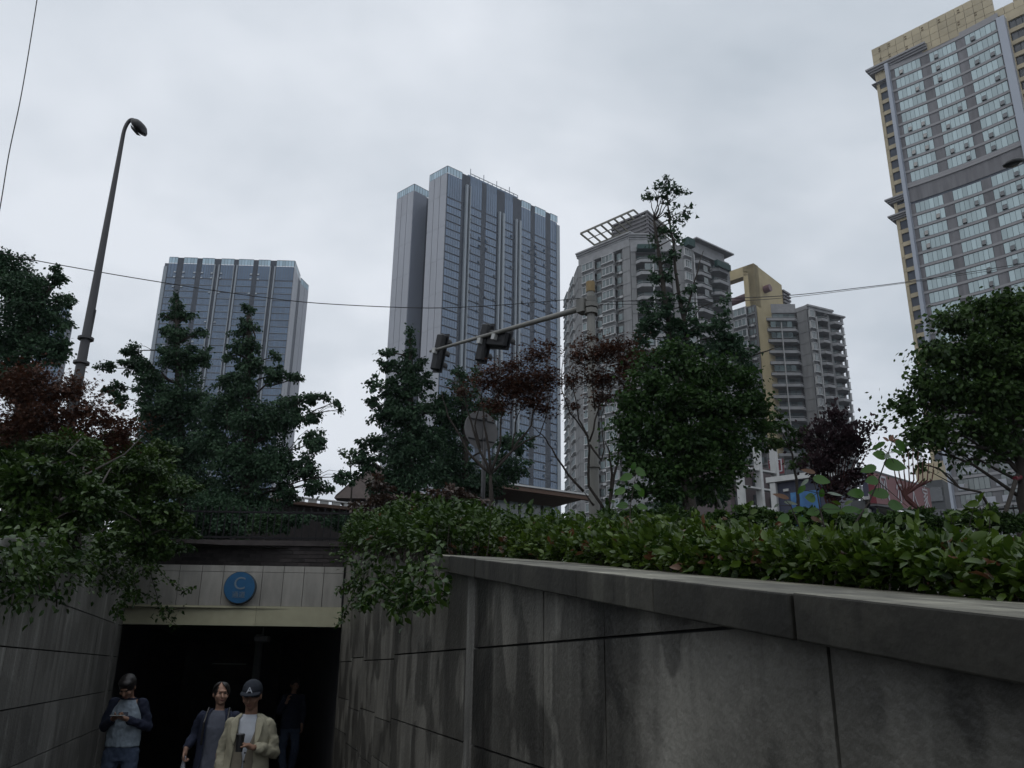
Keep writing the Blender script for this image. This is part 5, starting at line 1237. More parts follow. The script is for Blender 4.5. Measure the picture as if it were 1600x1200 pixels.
def shrub(name,label,items,Y,leaf,m,base,k=2.4,hang=None,sprigs=(),u=UL,cat='shrub',group=None,bend=.3):
    b0=PY(base[0],base[1],Y); g=ground_z(b0.x,b0.y); r=empty(name,(b0.x,b0.y,g),label,cat,group)
    P,V,D=clumps(items,Y,leaf,k,down=.25,aspect=.45)
    if hang:
        a=hang_points(hang,u,leaf,k); P=np.concatenate([P,a[0]]); V=np.concatenate([V,a[1]]); D=np.concatenate([D,a[2]])
    st=MB()
    for bl in items:
        c=PY(bl[0],bl[1],Y+(bl[4] if len(bl)>4 else 0)); q=Vector((b0.x+random.uniform(-.4,.4),b0.y+random.uniform(-.3,.3),g))
        st.tube(wobble(q,c,5,.05,.1),[.018,.016,.013,.01,.007,.004],5)
    for sp in sprigs:      # hanging sprigs: polyline in pixels near the wall face, leaves along it
        u_=u+(.16 if u<0 else -.16); pts=[front(x,y,u_+(.05*i if u<0 else -.05*i)) for i,(x,y) in enumerate(sp)]
        Q=[]
        for i in range(len(pts)-1): Q+=wobble(pts[i],pts[i+1],3,.05)[:-1]
        Q.append(pts[-1]); st.tube(Q,[.006]*len(Q),4)
        L_=sum((Q[i+1]-Q[i]).length for i in range(len(Q)-1)); n=int(L_/.011)
        t=NR.rand(n)*(len(Q)-1); i0=np.minimum(t.astype(int),len(Q)-2); f=(t-i0)[:,None]; A_=np.array([tuple(q) for q in Q])
        pp=A_[i0]*(1-f)+A_[i0+1]*f+NR.normal(size=(n,3))*.035; dd=NR.normal(size=(n,3))+np.array([0,-.2,-.6])
        P=np.concatenate([P,pp]); V=np.concatenate([V,NR.rand(n)]); D=np.concatenate([D,unit(dd)])
    st.build('stems',m_bark,r,smooth=True)
    leaves('foliage',P,leaf,T8,m,r,.15,.6,V,D)
    return r
shrub('overhanging_shrub','large green shrub spilling over the left wall at the photo edge',[(60,850,70,22,1.5),(150,850,50,22,2),(10,850,30,30,1),(230,860,40,20,3),(110,702,60,22,3),(190,745,50,30,3),(250,705,30,18,4),(100,745,70,28),(40,770,60,40),(140,790,60,35),(60,830,75,40),(20,730,30,25)],8.2,.062,m_shrub,(60,850),2.7,
  hang=[(25,846,40,18),(70,842,40,16),(30,870,45,30),(90,865,60,30),(30,905,38,26),(100,890,48,24),(20,930,22,12),(140,870,36,28)],sprigs=[[(20,915),(18,945)],[(85,905),(88,948)],[(60,900),(65,930)]],group='shrubs over the left wall')
shrub('overhanging_shrub','green shrub above the left pier of the entrance with trailing sprigs',[(225,735,50,28),(280,765,38,18),(200,785,50,32),(255,800,45,28),(290,830,22,14),(270,855,30,12),(215,835,50,28)],11.2,.062,m_shrub,(200,860),2.2,
  hang=[(165,880,22,20),(185,885,20,24),(215,880,28,14)],
  sprigs=[[(196,895),(200,930),(184,950),(183,965)],[(235,880),(245,930),(250,960),(278,978)],[(240,880),(262,905),(285,925),(302,918)],[(205,880),(215,925),(212,940)],[(215,925),(240,935)],[(250,955),(290,950)],[(190,890),(180,925)]],group='shrubs over the left wall')
# ---- right: shrubs trailing over the wall near the entrance
shrub('trailing_shrub','bright green shrub trailing over the right wall beside the fascia',[(575,815,26,16),(615,808,40,16),(670,808,45,14),(640,790,40,14),(560,835,18,12)],12.2,.065,m_shrub,(610,850),2.0,
  hang=[(570,850,28,20),(610,842,42,20),(556,882,18,12),(600,868,26,10),(650,842,34,16)],
  sprigs=[[(560,890),(545,915),(530,925)],[(560,890),(550,930),(540,955),(530,975)],[(575,900),(560,925),(570,940)],[(600,890),(585,925),(620,930)],[(640,880),(610,915),(580,935),(560,945)]],u=UR,group='shrubs over the right wall')
shrub('trailing_shrub','shrub hanging in dark clusters down the right wall before the coping starts',[(700,815,45,14),(740,808,40,14),(760,825,30,14),(700,790,40,12)],9.5,.062,m_shrub,(700,850),2.0,
  hang=[(655,858,33,12),(690,845,30,12),(650,882,12,8)],
  sprigs=[[(650,880),(645,910),(622,935),(620,965)],[(655,885),(665,920),(660,945)],[(675,880),(690,905),(690,930)],[(640,905),(610,940),(625,955)],[(630,915),(650,935),(670,940)],[(665,890),(640,920),(630,950)]],u=UR,group='shrubs over the right wall')
tree('reddish_shrub','reddish brown shrub behind the trailing shrubs, under the conical ginkgo','shrub',[(600,780,30,14),(650,785,36,14),(700,775,36,16),(560,790,20,10),(740,785,25,12),(590,760,22,14)],13.5,.06,mat('reddish_leaf',(.022,.014,.008),.4,.5,col2=(.06,.03,.018),trans=.25),[(640,815),(640,800)],.04,T4,1.8,None,limbs=True)
# ---- the long clipped hedge behind the coping
def hedge(name,label,s0,s1,u0,u1,h,leaf,m,n,seed,mr=None,front=.55,cat='hedge',fr=.025,group=None):
    c=US((u0+u1)/2,(s0+s1)/2,slopez((s0+s1)/2)); r=empty(name,tuple(c),label,cat,group); RS_=np.random.RandomState(seed)
    per=9; ns=n//per; s=s0+(s1-s0)*RS_.rand(ns); a=RS_.rand(ns)
    isf=RS_.rand(ns)<front
    depth=np.where(isf,RS_.rand(ns)**2*.35,RS_.rand(ns)*(u1-u0)); z=np.where(isf,a**.8,.72+.3*RS_.rand(ns))
    # lumpy top
    ss=np.clip((s-.5)/5,0,1); hs=(.42+.58*ss) if s0<3 else 1.0; top=h*hs*(1+.20*np.sin(s*3.1)+.15*np.sin(s*7.3+1)+.14*RS_.normal(size=ns)); bul=.12*np.sin(s*2.3+2)
    z=z*top; u=u0+depth+bul*isf*.5-.10*np.sin(np.pi*np.clip(z/h,0,1))*isf
    Pc=np.stack([DV.x*s+NV.x*u,DV.y*s+NV.y*u,np.array([slopez(q) for q in s])-.02+z],1)
    out=np.array([-NV.x,-NV.y,0]); D=RS_.normal(size=(ns,3))*.6+np.where(isf[:,None],out*.5,0)+np.array([0,0,.55]); D=unit(D)
    t=RS_.rand(ns,per,1)*leaf*1.4; P=(Pc[:,None,:]+D[:,None,:]*t+RS_.normal(size=(ns,per,3))*leaf*.42).reshape(-1,3)
    V=np.clip(np.repeat(RS_.rand(ns),per)*.8+RS_.rand(ns*per)*.3,0,1); DD=np.repeat(D,per,0)
    sel=np.repeat(RS_.rand(ns),per)<fr
    leaves('foliage',P[~sel],leaf,T8,m,r,.0,.55,V[~sel],DD[~sel])
    if mr and sel.any(): leaves('young_red_leaves',P[sel],leaf*1.1,T8,mr,r,.0,.5,V[sel],DD[sel])
    SP=[];SV=[];SD=[]; st_=MB()
    for i in range(int((s1-s0)*30)):
        s_=s0+(s1-s0)*RS_.rand(); u_=u0+.1+(u1-u0)*RS_.rand()*.8; z0_=slopez(s_)+h*.6; hh=.06+.22*RS_.rand()**1.6; q=US(u_,s_,z0_); e=q+Vector((RS_.normal()*.05,RS_.normal()*.05,hh))
        if s_<3: e.z-=h*.35; q.z-=h*.35
        st_.tube([q,e],[.003,.0015],4); m_=int(8+hh*50); t=RS_.rand(m_,1); SP.append(np.array(q)+(np.array(e)-np.array(q))*t+RS_.normal(size=(m_,3))*.014); SV.append(np.clip(.35+.6*RS_.rand(m_),0,1)); dd=RS_.normal(size=(m_,3)); dd[:,2]=.5; SD.append(unit(dd))
    leaves('shoots',np.concatenate(SP),leaf*1.05,T8,m,r,.0,.4,np.concatenate(SV),np.concatenate(SD)); st_.build('shoot_stems',m_bark,r)
    b=MB()
    for i in range(min(ns//6,700)):
        p=Pc[i]; g_=slopez(s[i])-.12; b.tube([(p[0]+random.uniform(-.05,.05),p[1],g_),(p[0]+random.uniform(-.03,.03),p[1],(g_+p[2])/2),tuple(p)],[.006,.005,.003],4)
    b.build('stems',m_bark,r)
    return r
hedge('hedge','long low clipped green hedge behind the sloping coping, running to the right edge',-1.0,9.2,UR+.80,UR+3.4,.215,.047,m_hedge,62000,5,m_hedger)
hedge('hedge','far end of the green planting right of the trailing shrubs, above the wall',6.9,14.0,UR+.05,UR+4.5,.34,.055,m_shrub,30000,6,m_hedger,front=.4,fr=.02)
# darker hedge further back on the right
def back_hedge():
    r=empty('hedge',tuple(US(9,12,slopez(12))),'dark low hedge in the background behind the weeds, under the towers','hedge')
    items=[(x,812+(x-1000)*.010,26,17+4*math.sin(x)) for x in range(960,1640,24)]
    P,V,D=clumps(items,11,.05,2.6,down=0,aspect=.45); leaves('foliage',P,.05,T8,m_dense2,r,.1,.5,V,D)
back_hedge()
# railing in front of the right tower
F_=Fac(tuple(PY(1470,800,16)[:2]),tuple(PY(1640,806,15)[:2])); zr_=PY(1470,802,16).z
r=empty('iron_railing',(F_.o.x,F_.o.y,ground_z(F_.o.x,F_.o.y)),'thin black railing far right below the curved tower','railing')
b=MB(); b.fbox(F_,0,F_.L,-.02,.02,zr_-.03,zr_,.5); b.build('rail',m_iron,r)
for j in range(14): b=MB(); b.fbox(F_,F_.L*j/13-.01,F_.L*j/13+.01,-.01,.01,ground_z(F_.o.x,F_.o.y)-.05,zr_+.05,.5); b.build('bar',m_iron,r)
# tree stake
b=MB(); b.tube([PY(1562,828,11.6),PY(1590,742,11.9)],.03,8); r=empty('tree_stake',tuple(PY(1562,828,11.6)),'slanting wooden stake propping the big tree at the right edge','stake'); b.build('pole',m_bark,r)
b=MB(); b.tube([PY(1586,748,11.85),PY(1594,746,11.95)],.035,8); b.build('strap',m_red,r)
b=MB(); b.tube([PY(1136,812,14),PY(1112,757,14)],.025,8); r=empty('tree_stake',tuple(PY(1136,812,14)),'pale slanting stake right of the dense round tree trunk','stake'); b.build('pole',m_polep,r); b=MB(); b.tube([PY(1116,766,14),PY(1113,760,14)],.032,8); b.build('strap',m_bark,r)

# ---- tall weeds with big leaves above the hedge
CX=RM@Vector((1,0,0)); CY=RM@Vector((0,1,0)); CZv=RM@Vector((0,0,1))
def bigleaf(b,x,y,ln,wd,ang,Y,tilt=0.25,var=None):
    """one ovate leaf centred at the pixel, length/width in pixels, angle of its tip from +x"""
    sc=Y/FPX*1.03; c=PY(x,y,Y); a=math.radians(ang); d=CX*math.cos(a)+CY*math.sin(a); n=(CZv+Vector((0,0,.5))*1+CX*random.uniform(-tilt,tilt)).normalized(); d=(d+n*random.uniform(-.2,.2)).normalized(); sd_=d.cross(n).normalized(); n=sd_.cross(d)
    L_=ln*sc; W_=wd*sc/2; prof=[(0,0),(.08,.55),(.22,.9),(.4,1),(.6,.88),(.78,.6),(.92,.25),(1,0)]
    vs=[];m_=len(prof)
    for t,w_ in prof:
        cc=c+d*((t-.5)*L_)-n*(.10*L_*(t-.4)**2*4*.3); vs+= [cc-sd_*(W_*w_)+n*(.12*W_*w_),cc,cc+sd_*(W_*w_)+n*(.12*W_*w_)]
    fs=[]
    for i in range(m_-1): fs+=[(3*i,3*i+1,3*i+4,3*i+3),(3*i+1,3*i+2,3*i+5,3*i+4)]
    b.add(vs,fs,var)
def weed(label,Y,stem,lvs,group=None,young=()):
    p0=PY(*stem[0],Y); g=slopez(DV.x*p0.x+DV.y*p0.y)-.1; r=empty('tall_weed',(p0.x,p0.y,g),label,'weed')
    pts=[Vector((p0.x,p0.y,g))]+[PY(x,y,Y) for x,y in stem]; b=MB(); b.tube(pts,[.006-.004*i/(len(pts)-1) for i in range(len(pts))],6); 
    for l in lvs:
        c=PY(l[0],l[1],Y); q=min(pts[1:],key=lambda q:(q-c).length); b.tube([q,q+(c-q)*.8],[.0022,.0012],4)
    b.build('stem',m_bark,r)
    for l in lvs:
        b=MB(); bigleaf(b,*l[:5],Y+random.uniform(-.05,.05),var=random.random()); b.build('leaf',l[5] if len(l)>5 else m_weed,r,smooth=True)
pale=mat('leaf_underside',(.12,.15,.12),.5,.4)
weed('tallest weed with big heart shaped leaves rising right of the purple shrub',4.0,[(1318,850),(1340,812),(1357,786),(1372,752),(1388,708),(1394,690)],
 [(1407,697,24,15,-50),(1372,697,26,8,-150),(1374,711,22,17,170),(1403,706,24,7,-20),(1399,727,36,22,-15),(1357,733,27,14,200),(1362,751,22,16,190),(1373,771,34,18,178),(1430,802,36,5,-15,pale),(1386,713,10,8,200,pale),(1337,771,28,17,185),(1393,684,12,7,60,m_hedger),(1400,688,12,6,20,m_hedger),(1384,686,12,6,150,m_hedger),(1345,800,24,9,175),(1400,790,26,18,-10)])
weed('middle weed with round green leaves in front of the blue mural',4.0,[(1292,850),(1287,820),(1281,795),(1277,770),(1268,742)],
 [(1284,750,28,16,-15),(1266,778,17,16,175),(1257,754,16,6,220,pale),(1263,736,24,8,170,m_hedger),(1305,772,24,5,-15,pale),(1300,795,32,17,0),(1330,796,30,12,4),(1252,765,18,9,230),(1284,770,14,9,80),(1270,800,22,14,195),(1276,812,20,8,-20,m_hedger)])
weed('low weed with drooping leaves left of the blue mural',4.1,[(1262,850),(1250,825),(1240,802),(1236,790)],
 [(1245,796,22,9,190),(1224,810,20,14,200),(1213,790,10,4,220,pale),(1236,786,22,6,-10,pale),(1255,812,18,10,-15),(1220,775,26,8,160,m_hedger)])
weed('young weed with crinkled bright leaves left of the dense round tree',5.7,[(985,850),(984,815),(985,790),(990,762),(994,740)],
 [(1001,738,20,15,-30),(978,746,22,13,200),(968,768,20,12,205),(996,762,16,9,-40),(1002,770,16,12,-60),(990,728,14,9,70),(972,790,20,12,190),(1004,792,18,10,-20)])
# ================================================================ PEOPLE
m_skin=mat('skin',(.22,.125,.085),.55,.3,varamt=.05); m_skinf=mat('skin_fair',(.30,.18,.13),.55,.3,varamt=.05)
m_hair=mat('black_hair',(.012,.010,.010),.45,.4,noise=.5,nscale=40,stretch=(3,3,.5))
def cloth(name,c,**k): return mat(name,c,.85,.15,varamt=.08,noise=k.get('noise',.45),nscale=k.get('ns',9),dark=.7,bump=.35,bscale=14)
m_linen=cloth('beige_linen',(.30,.285,.215)); m_vest=cloth('grey_beige_knit',(.16,.145,.115)); m_trk=cloth('grey_khaki_trousers',(.15,.14,.12)); m_wshirt=cloth('white_shirt',(.42,.45,.50))
m_navyc=cloth('navy_cloth',(.022,.027,.048)); m_gshirt=cloth('grey_shirt',(.10,.11,.14)); m_jean=cloth('blue_denim',(.06,.082,.13)); m_pshirt=cloth('pale_blue_shirt',(.24,.29,.34)); m_capm=cloth('dark_cap',(.02,.024,.032))
m_blackc=mat('black_leather',(.015,.015,.016),.4,.5); m_pshoe=mat('pale_shoe',(.35,.36,.36),.6); m_bagm=mat('white_plastic_bag',(.42,.44,.50),.35,.5,noise=.3,nscale=20,bump=.6,bscale=30,trans=.3)
m_lip=mat('lips',(.14,.05,.045),.5)
V3=Vector
def sph(b,c,rx,ry,rz,k=14,rot=None):
    vs=[];c=V3(c)
    for i in range(k//2+1):
        p=math.pi*i/(k//2)
        for j in range(k):
            a=2*math.pi*j/k; q=V3((rx*math.sin(p)*math.cos(a),ry*math.sin(p)*math.sin(a),rz*math.cos(p)))
            if rot: q=rot@q
            vs.append(c+q)
    fs=[(i*k+j,(i+1)*k+j,(i+1)*k+(j+1)%k,i*k+(j+1)%k) for i in range(k//2) for j in range(k)]
    b.add(vs,fs,.5)
def loft(b,rings,k=18):
    """rings: (cx,cy,z,rx,ry) horizontal ellipses, bottom to top"""
    vs=[]
    for cx,cy,z,rx,ry in rings:
        for j in range(k): a=2*math.pi*j/k; vs.append((cx+rx*math.cos(a),cy+ry*math.sin(a),z))
    n=len(rings); fs=[(i*k+j,i*k+(j+1)%k,(i+1)*k+(j+1)%k,(i+1)*k+j) for i in range(n-1) for j in range(k)]+[tuple(range(k-1,-1,-1)),tuple((n-1)*k+j for j in range(k))]
    b.add(vs,fs,.5)
def limb(b,pts,rad,k=12):
    P=[];R_=[]; pts=[V3(p) for p in pts]
    for i in range(len(pts)-1):
        for j in range(6): t=j/6; P.append(pts[i]+(pts[i+1]-pts[i])*t); R_.append(rad[i]+(rad[i+1]-rad[i])*t)
    P.append(pts[-1]); R_.append(rad[-1]); b.tube(P,R_,k); sph(b,pts[0],rad[0],rad[0],rad[0],12); sph(b,pts[-1],rad[-1],rad[-1],rad[-1],12)
    for p,r_ in zip(pts[1:-1],rad[1:-1]): sph(b,p,r_,r_,r_,12)
def shell(b,rings,gap,k=30):
    """open coat: ring per height, from angle gap(i) round the back to 2pi-gap(i); front is -y"""
    n=len(rings); vs=[]
    for i,(cx,cy,z,rx,ry) in enumerate(rings):
        g0,g1=gap[i] if isinstance(gap[i],tuple) else (gap[i],gap[i])
        for j in range(k+1):
            a=-math.pi/2+g0+(2*math.pi-g0-g1)*j/k; wv_=1+.03*math.sin(a*7+z*9); vs.append((cx+rx*wv_*math.cos(a),cy+ry*wv_*math.sin(a),z))
    b.add(vs,[(i*(k+1)+j,i*(k+1)+j+1,(i+1)*(k+1)+j+1,(i+1)*(k+1)+j) for i in range(n-1) for j in range(k)],.5)
def fin(b,name,m,parent,vox=.010,smooth=3,solid=None,disp=0):
    o=b.build(name,m,parent,smooth=True,local=True)
    if solid:
        s_=o.modifiers.new('s','SOLIDIFY'); s_.thickness=solid; s_.offset=0; o.modifiers.new('ss','SUBSURF').levels=1; o.modifiers['ss'].render_levels=1
    else:
        r_=o.modifiers.new('r','REMESH'); r_.mode='VOXEL'; r_.voxel_size=vox; r_.use_smooth_shade=True
        q=o.modifiers.new('q','SMOOTH'); q.iterations=smooth; q.factor=.5
    if disp:
        t=bpy.data.textures.get('folds') or bpy.data.textures.new('folds','CLOUDS'); t.noise_scale=.07
        d=o.modifiers.new('d','DISPLACE'); d.texture=t; d.strength=disp; d.texture_coords='LOCAL'; d.mid_level=.5
    return o
def hand(b,w,d,n,side,curl=1.0,s=1.0):
    """hand from wrist w pointing along d, palm normal n, thumb on 'side' (+1/-1 along n x d); four bent fingers and a thumb"""
    d=V3(d).normalized(); n=V3(n); n=(n-d*n.dot(d)).normalized(); x=n.cross(d)*side; w=V3(w)
    limb(b,[w-d*.02,w+d*.03*s],[.024*s,.027*s],10)
    for i in range(4): limb(b,[w+d*.02*s+x*((1.5-i)*.012*s),w+d*.088*s+x*((1.5-i)*.019*s)],[.016*s,.0135*s],8)
    ln=[.066,.075,.070,.055]
    for i in range(4):
        p=w+d*.088*s+x*((1.5-i)*.020*s); a=0; pts=[p]
        for q,f in enumerate((.45,.32,.25)):
            a+=curl*(.75+.08*i)*(1.0 if q else .8); dd=d*math.cos(a)+n*math.sin(a); p=p+dd*(ln[i]*f*s); pts.append(p)
        limb(b,pts,[.0098*s,.0092*s,.0085*s,.0075*s],8)
    p=w+d*.035*s+x*.030*s; q=p+(x*.75+d*.6+n*.35).normalized()*.038*s; r_=q+(d*.8+n*.5+x*.05).normalized()*.032*s
    limb(b,[p,q,r_],[.014*s,.0115*s,.009*s],8)
def head(b,c,pitch=0,yaw=0,s=1.0):
    """c: neck top; returns rotation and centre for hair etc."""
    rot=Matrix.Rotation(yaw,3,'Z')@Matrix.Rotation(pitch,3,'X'); c=V3(c)
    H=lambda x,y,z: c+rot@V3((x*s,y*s,z*s))
    sph(b,H(0,.012,.125),.076*s,.096*s,.105*s,18,rot); sph(b,H(0,-.018,.075),.064*s,.075*s,.085*s,16,rot)      # skull, face
    sph(b,H(0,-.045,.018),.036*s,.040*s,.026*s,12,rot)                                                        # chin
    limb(b,[H(0,-.094,.105),H(0,-.112,.073)],[.010*s,.015*s],8); sph(b,H(0,-.090,.132),.045*s,.016*s,.012*s,10,rot)  # nose, brow
    for sx in (-1,1):
        sph(b,H(sx*.078,.008,.095),.010*s,.020*s,.032*s,10,rot); sph(b,H(sx*.040,-.070,.075),.024*s,.022*s,.024*s,10,rot)
    return H,rot
def face(r,H,rot,s=1,skinm=None,smile=0):
    b=MB()
    for sx in (-1,1): sph(b,H(sx*.030,-.090,.112),.012*s,.006*s,.006*s,10,rot)
    b.build('eyes',m_blackc,r,smooth=True,local=True)
    b=MB(); limb(b,[H(-.022,-.093,.040+smile),H(0,-.098,.038),H(.022,-.093,.040+smile)],[.004*s,.006*s,.004*s],6); b.build('mouth',m_lip,r,smooth=True,local=True)
def person(P,yaw,label,name='person'):
    r=empty(name,tuple(P),label,'person'); r.rotation_euler=(0,0,yaw); return r
def at_floor(x,y,Y,h):   # empty location so that height h above the floor shows at the pixel
    p=PY(x,y,Y); return V3((p.x,p.y,0))

# ---- man in cap and beige jacket (front, walking towards us)
pp=PY(396,1062,8.3); k=(pp.z)/1.775
r=person((pp.x+.01,pp.y,0),.04,'man in dark cap, beige linen jacket and grey waistcoat holding a dark cup')
r.scale=(k,k,k)
b=MB()
loft(b,[(0,0,.88,.15,.10),(0,0,1.0,.14,.095),(0,0,1.12,.13,.09),(0,0,1.30,.155,.10),(0,.01,1.42,.14,.085),(0,.015,1.47,.06,.06)])
limb(b,[(0,.015,1.44),(0,-.01,1.56)],[.056,.054]); H,rot=head(b,(0,-.012,1.535),.22,.0,1.02)
for sx in (-1,1): limb(b,[(sx*.10,0,.9),(sx*.11,-.03*sx,.48),(sx*.11,.06*sx,.09)],[.07,.05,.035])
limb(b,[(.16,.02,1.40),(.22,.04,1.16),(.10,-.20,1.21)],[.045,.038,.027]); hand(b,(.085,-.225,1.215),(-.85,-.2,.35),(-.25,-.1,-.9),-1,1.15)
limb(b,[(-.17,.02,1.40),(-.25,.03,1.13),(-.21,-.03,.90)],[.045,.038,.03]); hand(b,(-.205,-.035,.885),(0,-.1,-1),(.9,-.3,0),1,.4)
fin(b,'body',m_skin,r,.0075,2); face(r,H,rot)
b=MB(); loft(b,[(0,0,.80,.165,.115),(0,0,.90,.175,.12),(0,0,1.0,.165,.115)]); 
limb(b,[(-.09,0,.88),(-.10,-.10,.50),(-.10,-.03,.10)],[.095,.075,.068]); limb(b,[(.09,0,.88),(.11,.04,.50),(.11,.20,.16)],[.095,.075,.068]); fin(b,'trousers',m_trk,r,.011,4,disp=.035)
for sx,y_,z_ in ((-1,-.04,0),(1,.20,.06)): b=MB(); sph(b,(sx*.105,y_-.06,.05+z_),.048,.14,.045); fin(b,'shoe',m_blackc,r,.012)
b=MB(); loft(b,[(0,-.005,1.0,.150,.108),(0,-.005,1.15,.150,.108),(0,-.003,1.30,.165,.112),(0,0,1.42,.145,.09),(0,.0,1.475,.072,.066)]); fin(b,'shirt',m_wshirt,r,.011)
b=MB(); shell(b,[(0,-.005,.96,.172,.128),(0,-.005,1.03,.168,.125),(0,-.005,1.12,.162,.121),(0,-.005,1.22,.166,.121),(0,-.003,1.34,.170,.120),(0,0,1.45,.125,.095)],[.10,.02,.02,.22,.48,.85]); fin(b,'waistcoat',m_vest,r,solid=.008,disp=.006)
b=MB()
for z in (1.02,1.09,1.16,1.22): sph(b,(.012,-.131,z),.009,.005,.009,8)
b.build('buttons',m_blackc,r,local=True)
b=MB(); rings=[(0,.01,.86,.215,.165),(0,.01,.92,.208,.160),(0,.01,.99,.196,.150),(0,.01,1.08,.192,.142),(0,.01,1.20,.190,.142),(0,.01,1.32,.198,.138),(0,.01,1.40,.186,.122),(0,.01,1.445,.150,.10),(0,.012,1.485,.085,.078)]
shell(b,rings,[(.80,.75),(.62,.70),(.45,.65),(.42,.58),(.42,.52),(.45,.50),(.50,.52),(.58,.58),(.75,.75)]); fin(b,'jacket',m_linen,r,solid=.010,disp=.03)
b=MB(); limb(b,[(-.165,.012,1.392),(-.232,.035,1.15),(-.215,-.035,.95)],[.062,.056,.052]); limb(b,[(.165,.012,1.392),(.232,.04,1.15),(.135,-.165,1.205)],[.062,.058,.050]); fin(b,'sleeves',m_linen,r,.011,3,disp=.045)
b=MB()      # lapels
for sx in (-1,1): b.add([(sx*.085,-.142,1.16),(sx*.150,-.128,1.33),(sx*.140,-.112,1.38),(sx*.165,-.10,1.40),(sx*.085,-.080,1.475),(sx*.068,-.088,1.45),(sx*.080,-.135,1.30)],[(0,1,2,6),(2,3,4,5),(2,5,6)] if sx<0 else [(6,2,1,0),(5,4,3,2),(6,5,2)],.5)
fin(b,'lapels',m_linen,r,solid=.012)
b=MB(); b.hexa([(-.20,-.140,.99),(-.12,-.155,.99),(-.12,-.145,.99),(-.20,-.13,.99),(-.20,-.138,1.03),(-.12,-.152,1.03),(-.12,-.142,1.03),(-.20,-.128,1.03)],.5); b.build('pocket_flap',m_linen,r,local=True)
b=MB(); c0_=H(0,.010,.150); sph(b,c0_,.092,.112,.096,18,rot); sph(b,H(0,.035,.105),.084,.085,.05,14,rot); fin(b,'cap',m_capm,r,.008)
b=MB(); vs=[];n_=12
for i in range(n_+1): a=math.pi*i/n_; vs+=[H(.078*math.cos(a),-.050-.035*math.sin(a),.148),H(.086*math.cos(a),-.060-.105*math.sin(a),.128+.006*math.sin(a))]
b.add(vs,[(2*i,2*i+1,2*i+3,2*i+2) for i in range(n_)],.5); o=b.build('cap_brim',m_capm,r,smooth=True,local=True); o.modifiers.new('s','SOLIDIFY').thickness=.006
b=MB(); 
for p,q in (((-.022,-.101,.152),(0,-.098,.196)),((.022,-.101,.152),(0,-.098,.196)),((-.010,-.103,.168),(.010,-.103,.168))): limb(b,[H(*p),H(*q)],[.005,.005],6)
b.build('cap_emblem',m_wshirt,r,local=True)
# cup in his hand
wp=V3(r.location)+Matrix.Rotation(.04,3,'Z')@(V3((-.01,-.262,1.255))*k)
c=empty('cup',tuple(wp),'dark drinking cup in the hand of the man in the beige jacket','cup'); 
b=MB(); b.tube([(0,0,-.075),(0,0,.055)],[.030,.036],16); b.build('cup_body',m_blackc,c,smooth=False,local=True)
b=MB(); b.tube([(0,0,.055),(0,0,.065),(0,0,.072)],[.039,.039,.032],16); b.build('lid',m_blackc,c,local=True)

# ---- woman behind him
pp=PY(348,1066,9.9); k=pp.z/1.64; F_W=.10
r=person((pp.x,pp.y,0),F_W,'woman with tied back dark hair in navy jacket and grey shirt, behind the capped man'); r.scale=(k,k,k)
b=MB(); loft(b,[(0,0,.82,.15,.10),(0,0,.98,.125,.09),(0,0,1.20,.14,.095),(0,.01,1.32,.12,.075),(0,.01,1.37,.05,.05)]); limb(b,[(0,.01,1.34),(0,-.005,1.45)],[.046,.045]); H,rot=head(b,(0,-.01,1.425),-.02,.38,.96)
for sx in (-1,1): limb(b,[(sx*.09,0,.84),(sx*.09,-.03*sx,.46),(sx*.09,.04*sx,.09)],[.07,.05,.035])
limb(b,[(-.15,.01,1.30),(-.225,.05,1.12),(-.265,-.10,1.0)],[.04,.033,.024]); hand(b,(-.268,-.115,.985),(0,-.08,-1),(.9,-.2,0),-1,1.2,.92)
limb(b,[(.15,.01,1.30),(.20,.03,1.04),(.20,-.04,.80)],[.04,.033,.024]); hand(b,(.20,-.045,.785),(0,-.08,-1),(-.9,-.2,0),1,.6,.92)
fin(b,'body',m_skinf,r,.0075,2); face(r,H,rot,.96,smile=.006)
b=MB(); sph(b,H(0,.022,.130),.084,.097,.098,16,rot); sph(b,H(0,.105,.13),.04,.045,.05,12,rot); sph(b,H(0,.10,.04),.03,.03,.07,10,rot); o=fin(b,'hair',m_hair,r,.008)
b=MB(); shell(b,[H(0,0,0).to_tuple() and (H(0,.008,0).x,H(0,.008,0).y,H(0,0,z_).z,rx,ry) for z_,rx,ry in ((.10,.083,.10),(.15,.084,.103),(.19,.075,.092),(.215,.05,.06),(.226,.02,.02))],[1.25,1.0,.55,.2,.05]); fin(b,'fringe',m_hair,r,solid=.012)
b=MB(); loft(b,[(0,0,.80,.175,.125),(0,0,.95,.150,.110),(0,0,1.08,.150,.112),(0,0,1.2,.158,.118),(0,0,1.32,.13,.085),(0,0,1.365,.075,.065)]); fin(b,'shirt',m_gshirt,r,.011,disp=.012)
b=MB(); loft(b,[(0,0,.76,.165,.115),(0,0,.86,.17,.118)]); 
for sx in (-1,1): limb(b,[(sx*.085,0,.82),(sx*.09,-.05*sx,.46),(sx*.09,.05*sx,.10)],[.088,.062,.052])
fin(b,'trousers',m_navyc,r,.011,disp=.015)
for sx in (-1,1): b=MB(); sph(b,(sx*.09,.04*sx-.06,.045),.042,.12,.04); fin(b,'shoe',m_blackc,r,.012)
b=MB(); shell(b,[(0,.01,.70,.215,.165),(0,.01,.85,.195,.15),(0,.01,1.0,.175,.135),(0,.01,1.2,.188,.14),(0,.01,1.30,.175,.115),(0,.01,1.345,.13,.09),(0,.012,1.385,.075,.07)],[.75,.62,.55,.52,.55,.6,.75]); fin(b,'jacket',m_navyc,r,solid=.010,disp=.025)
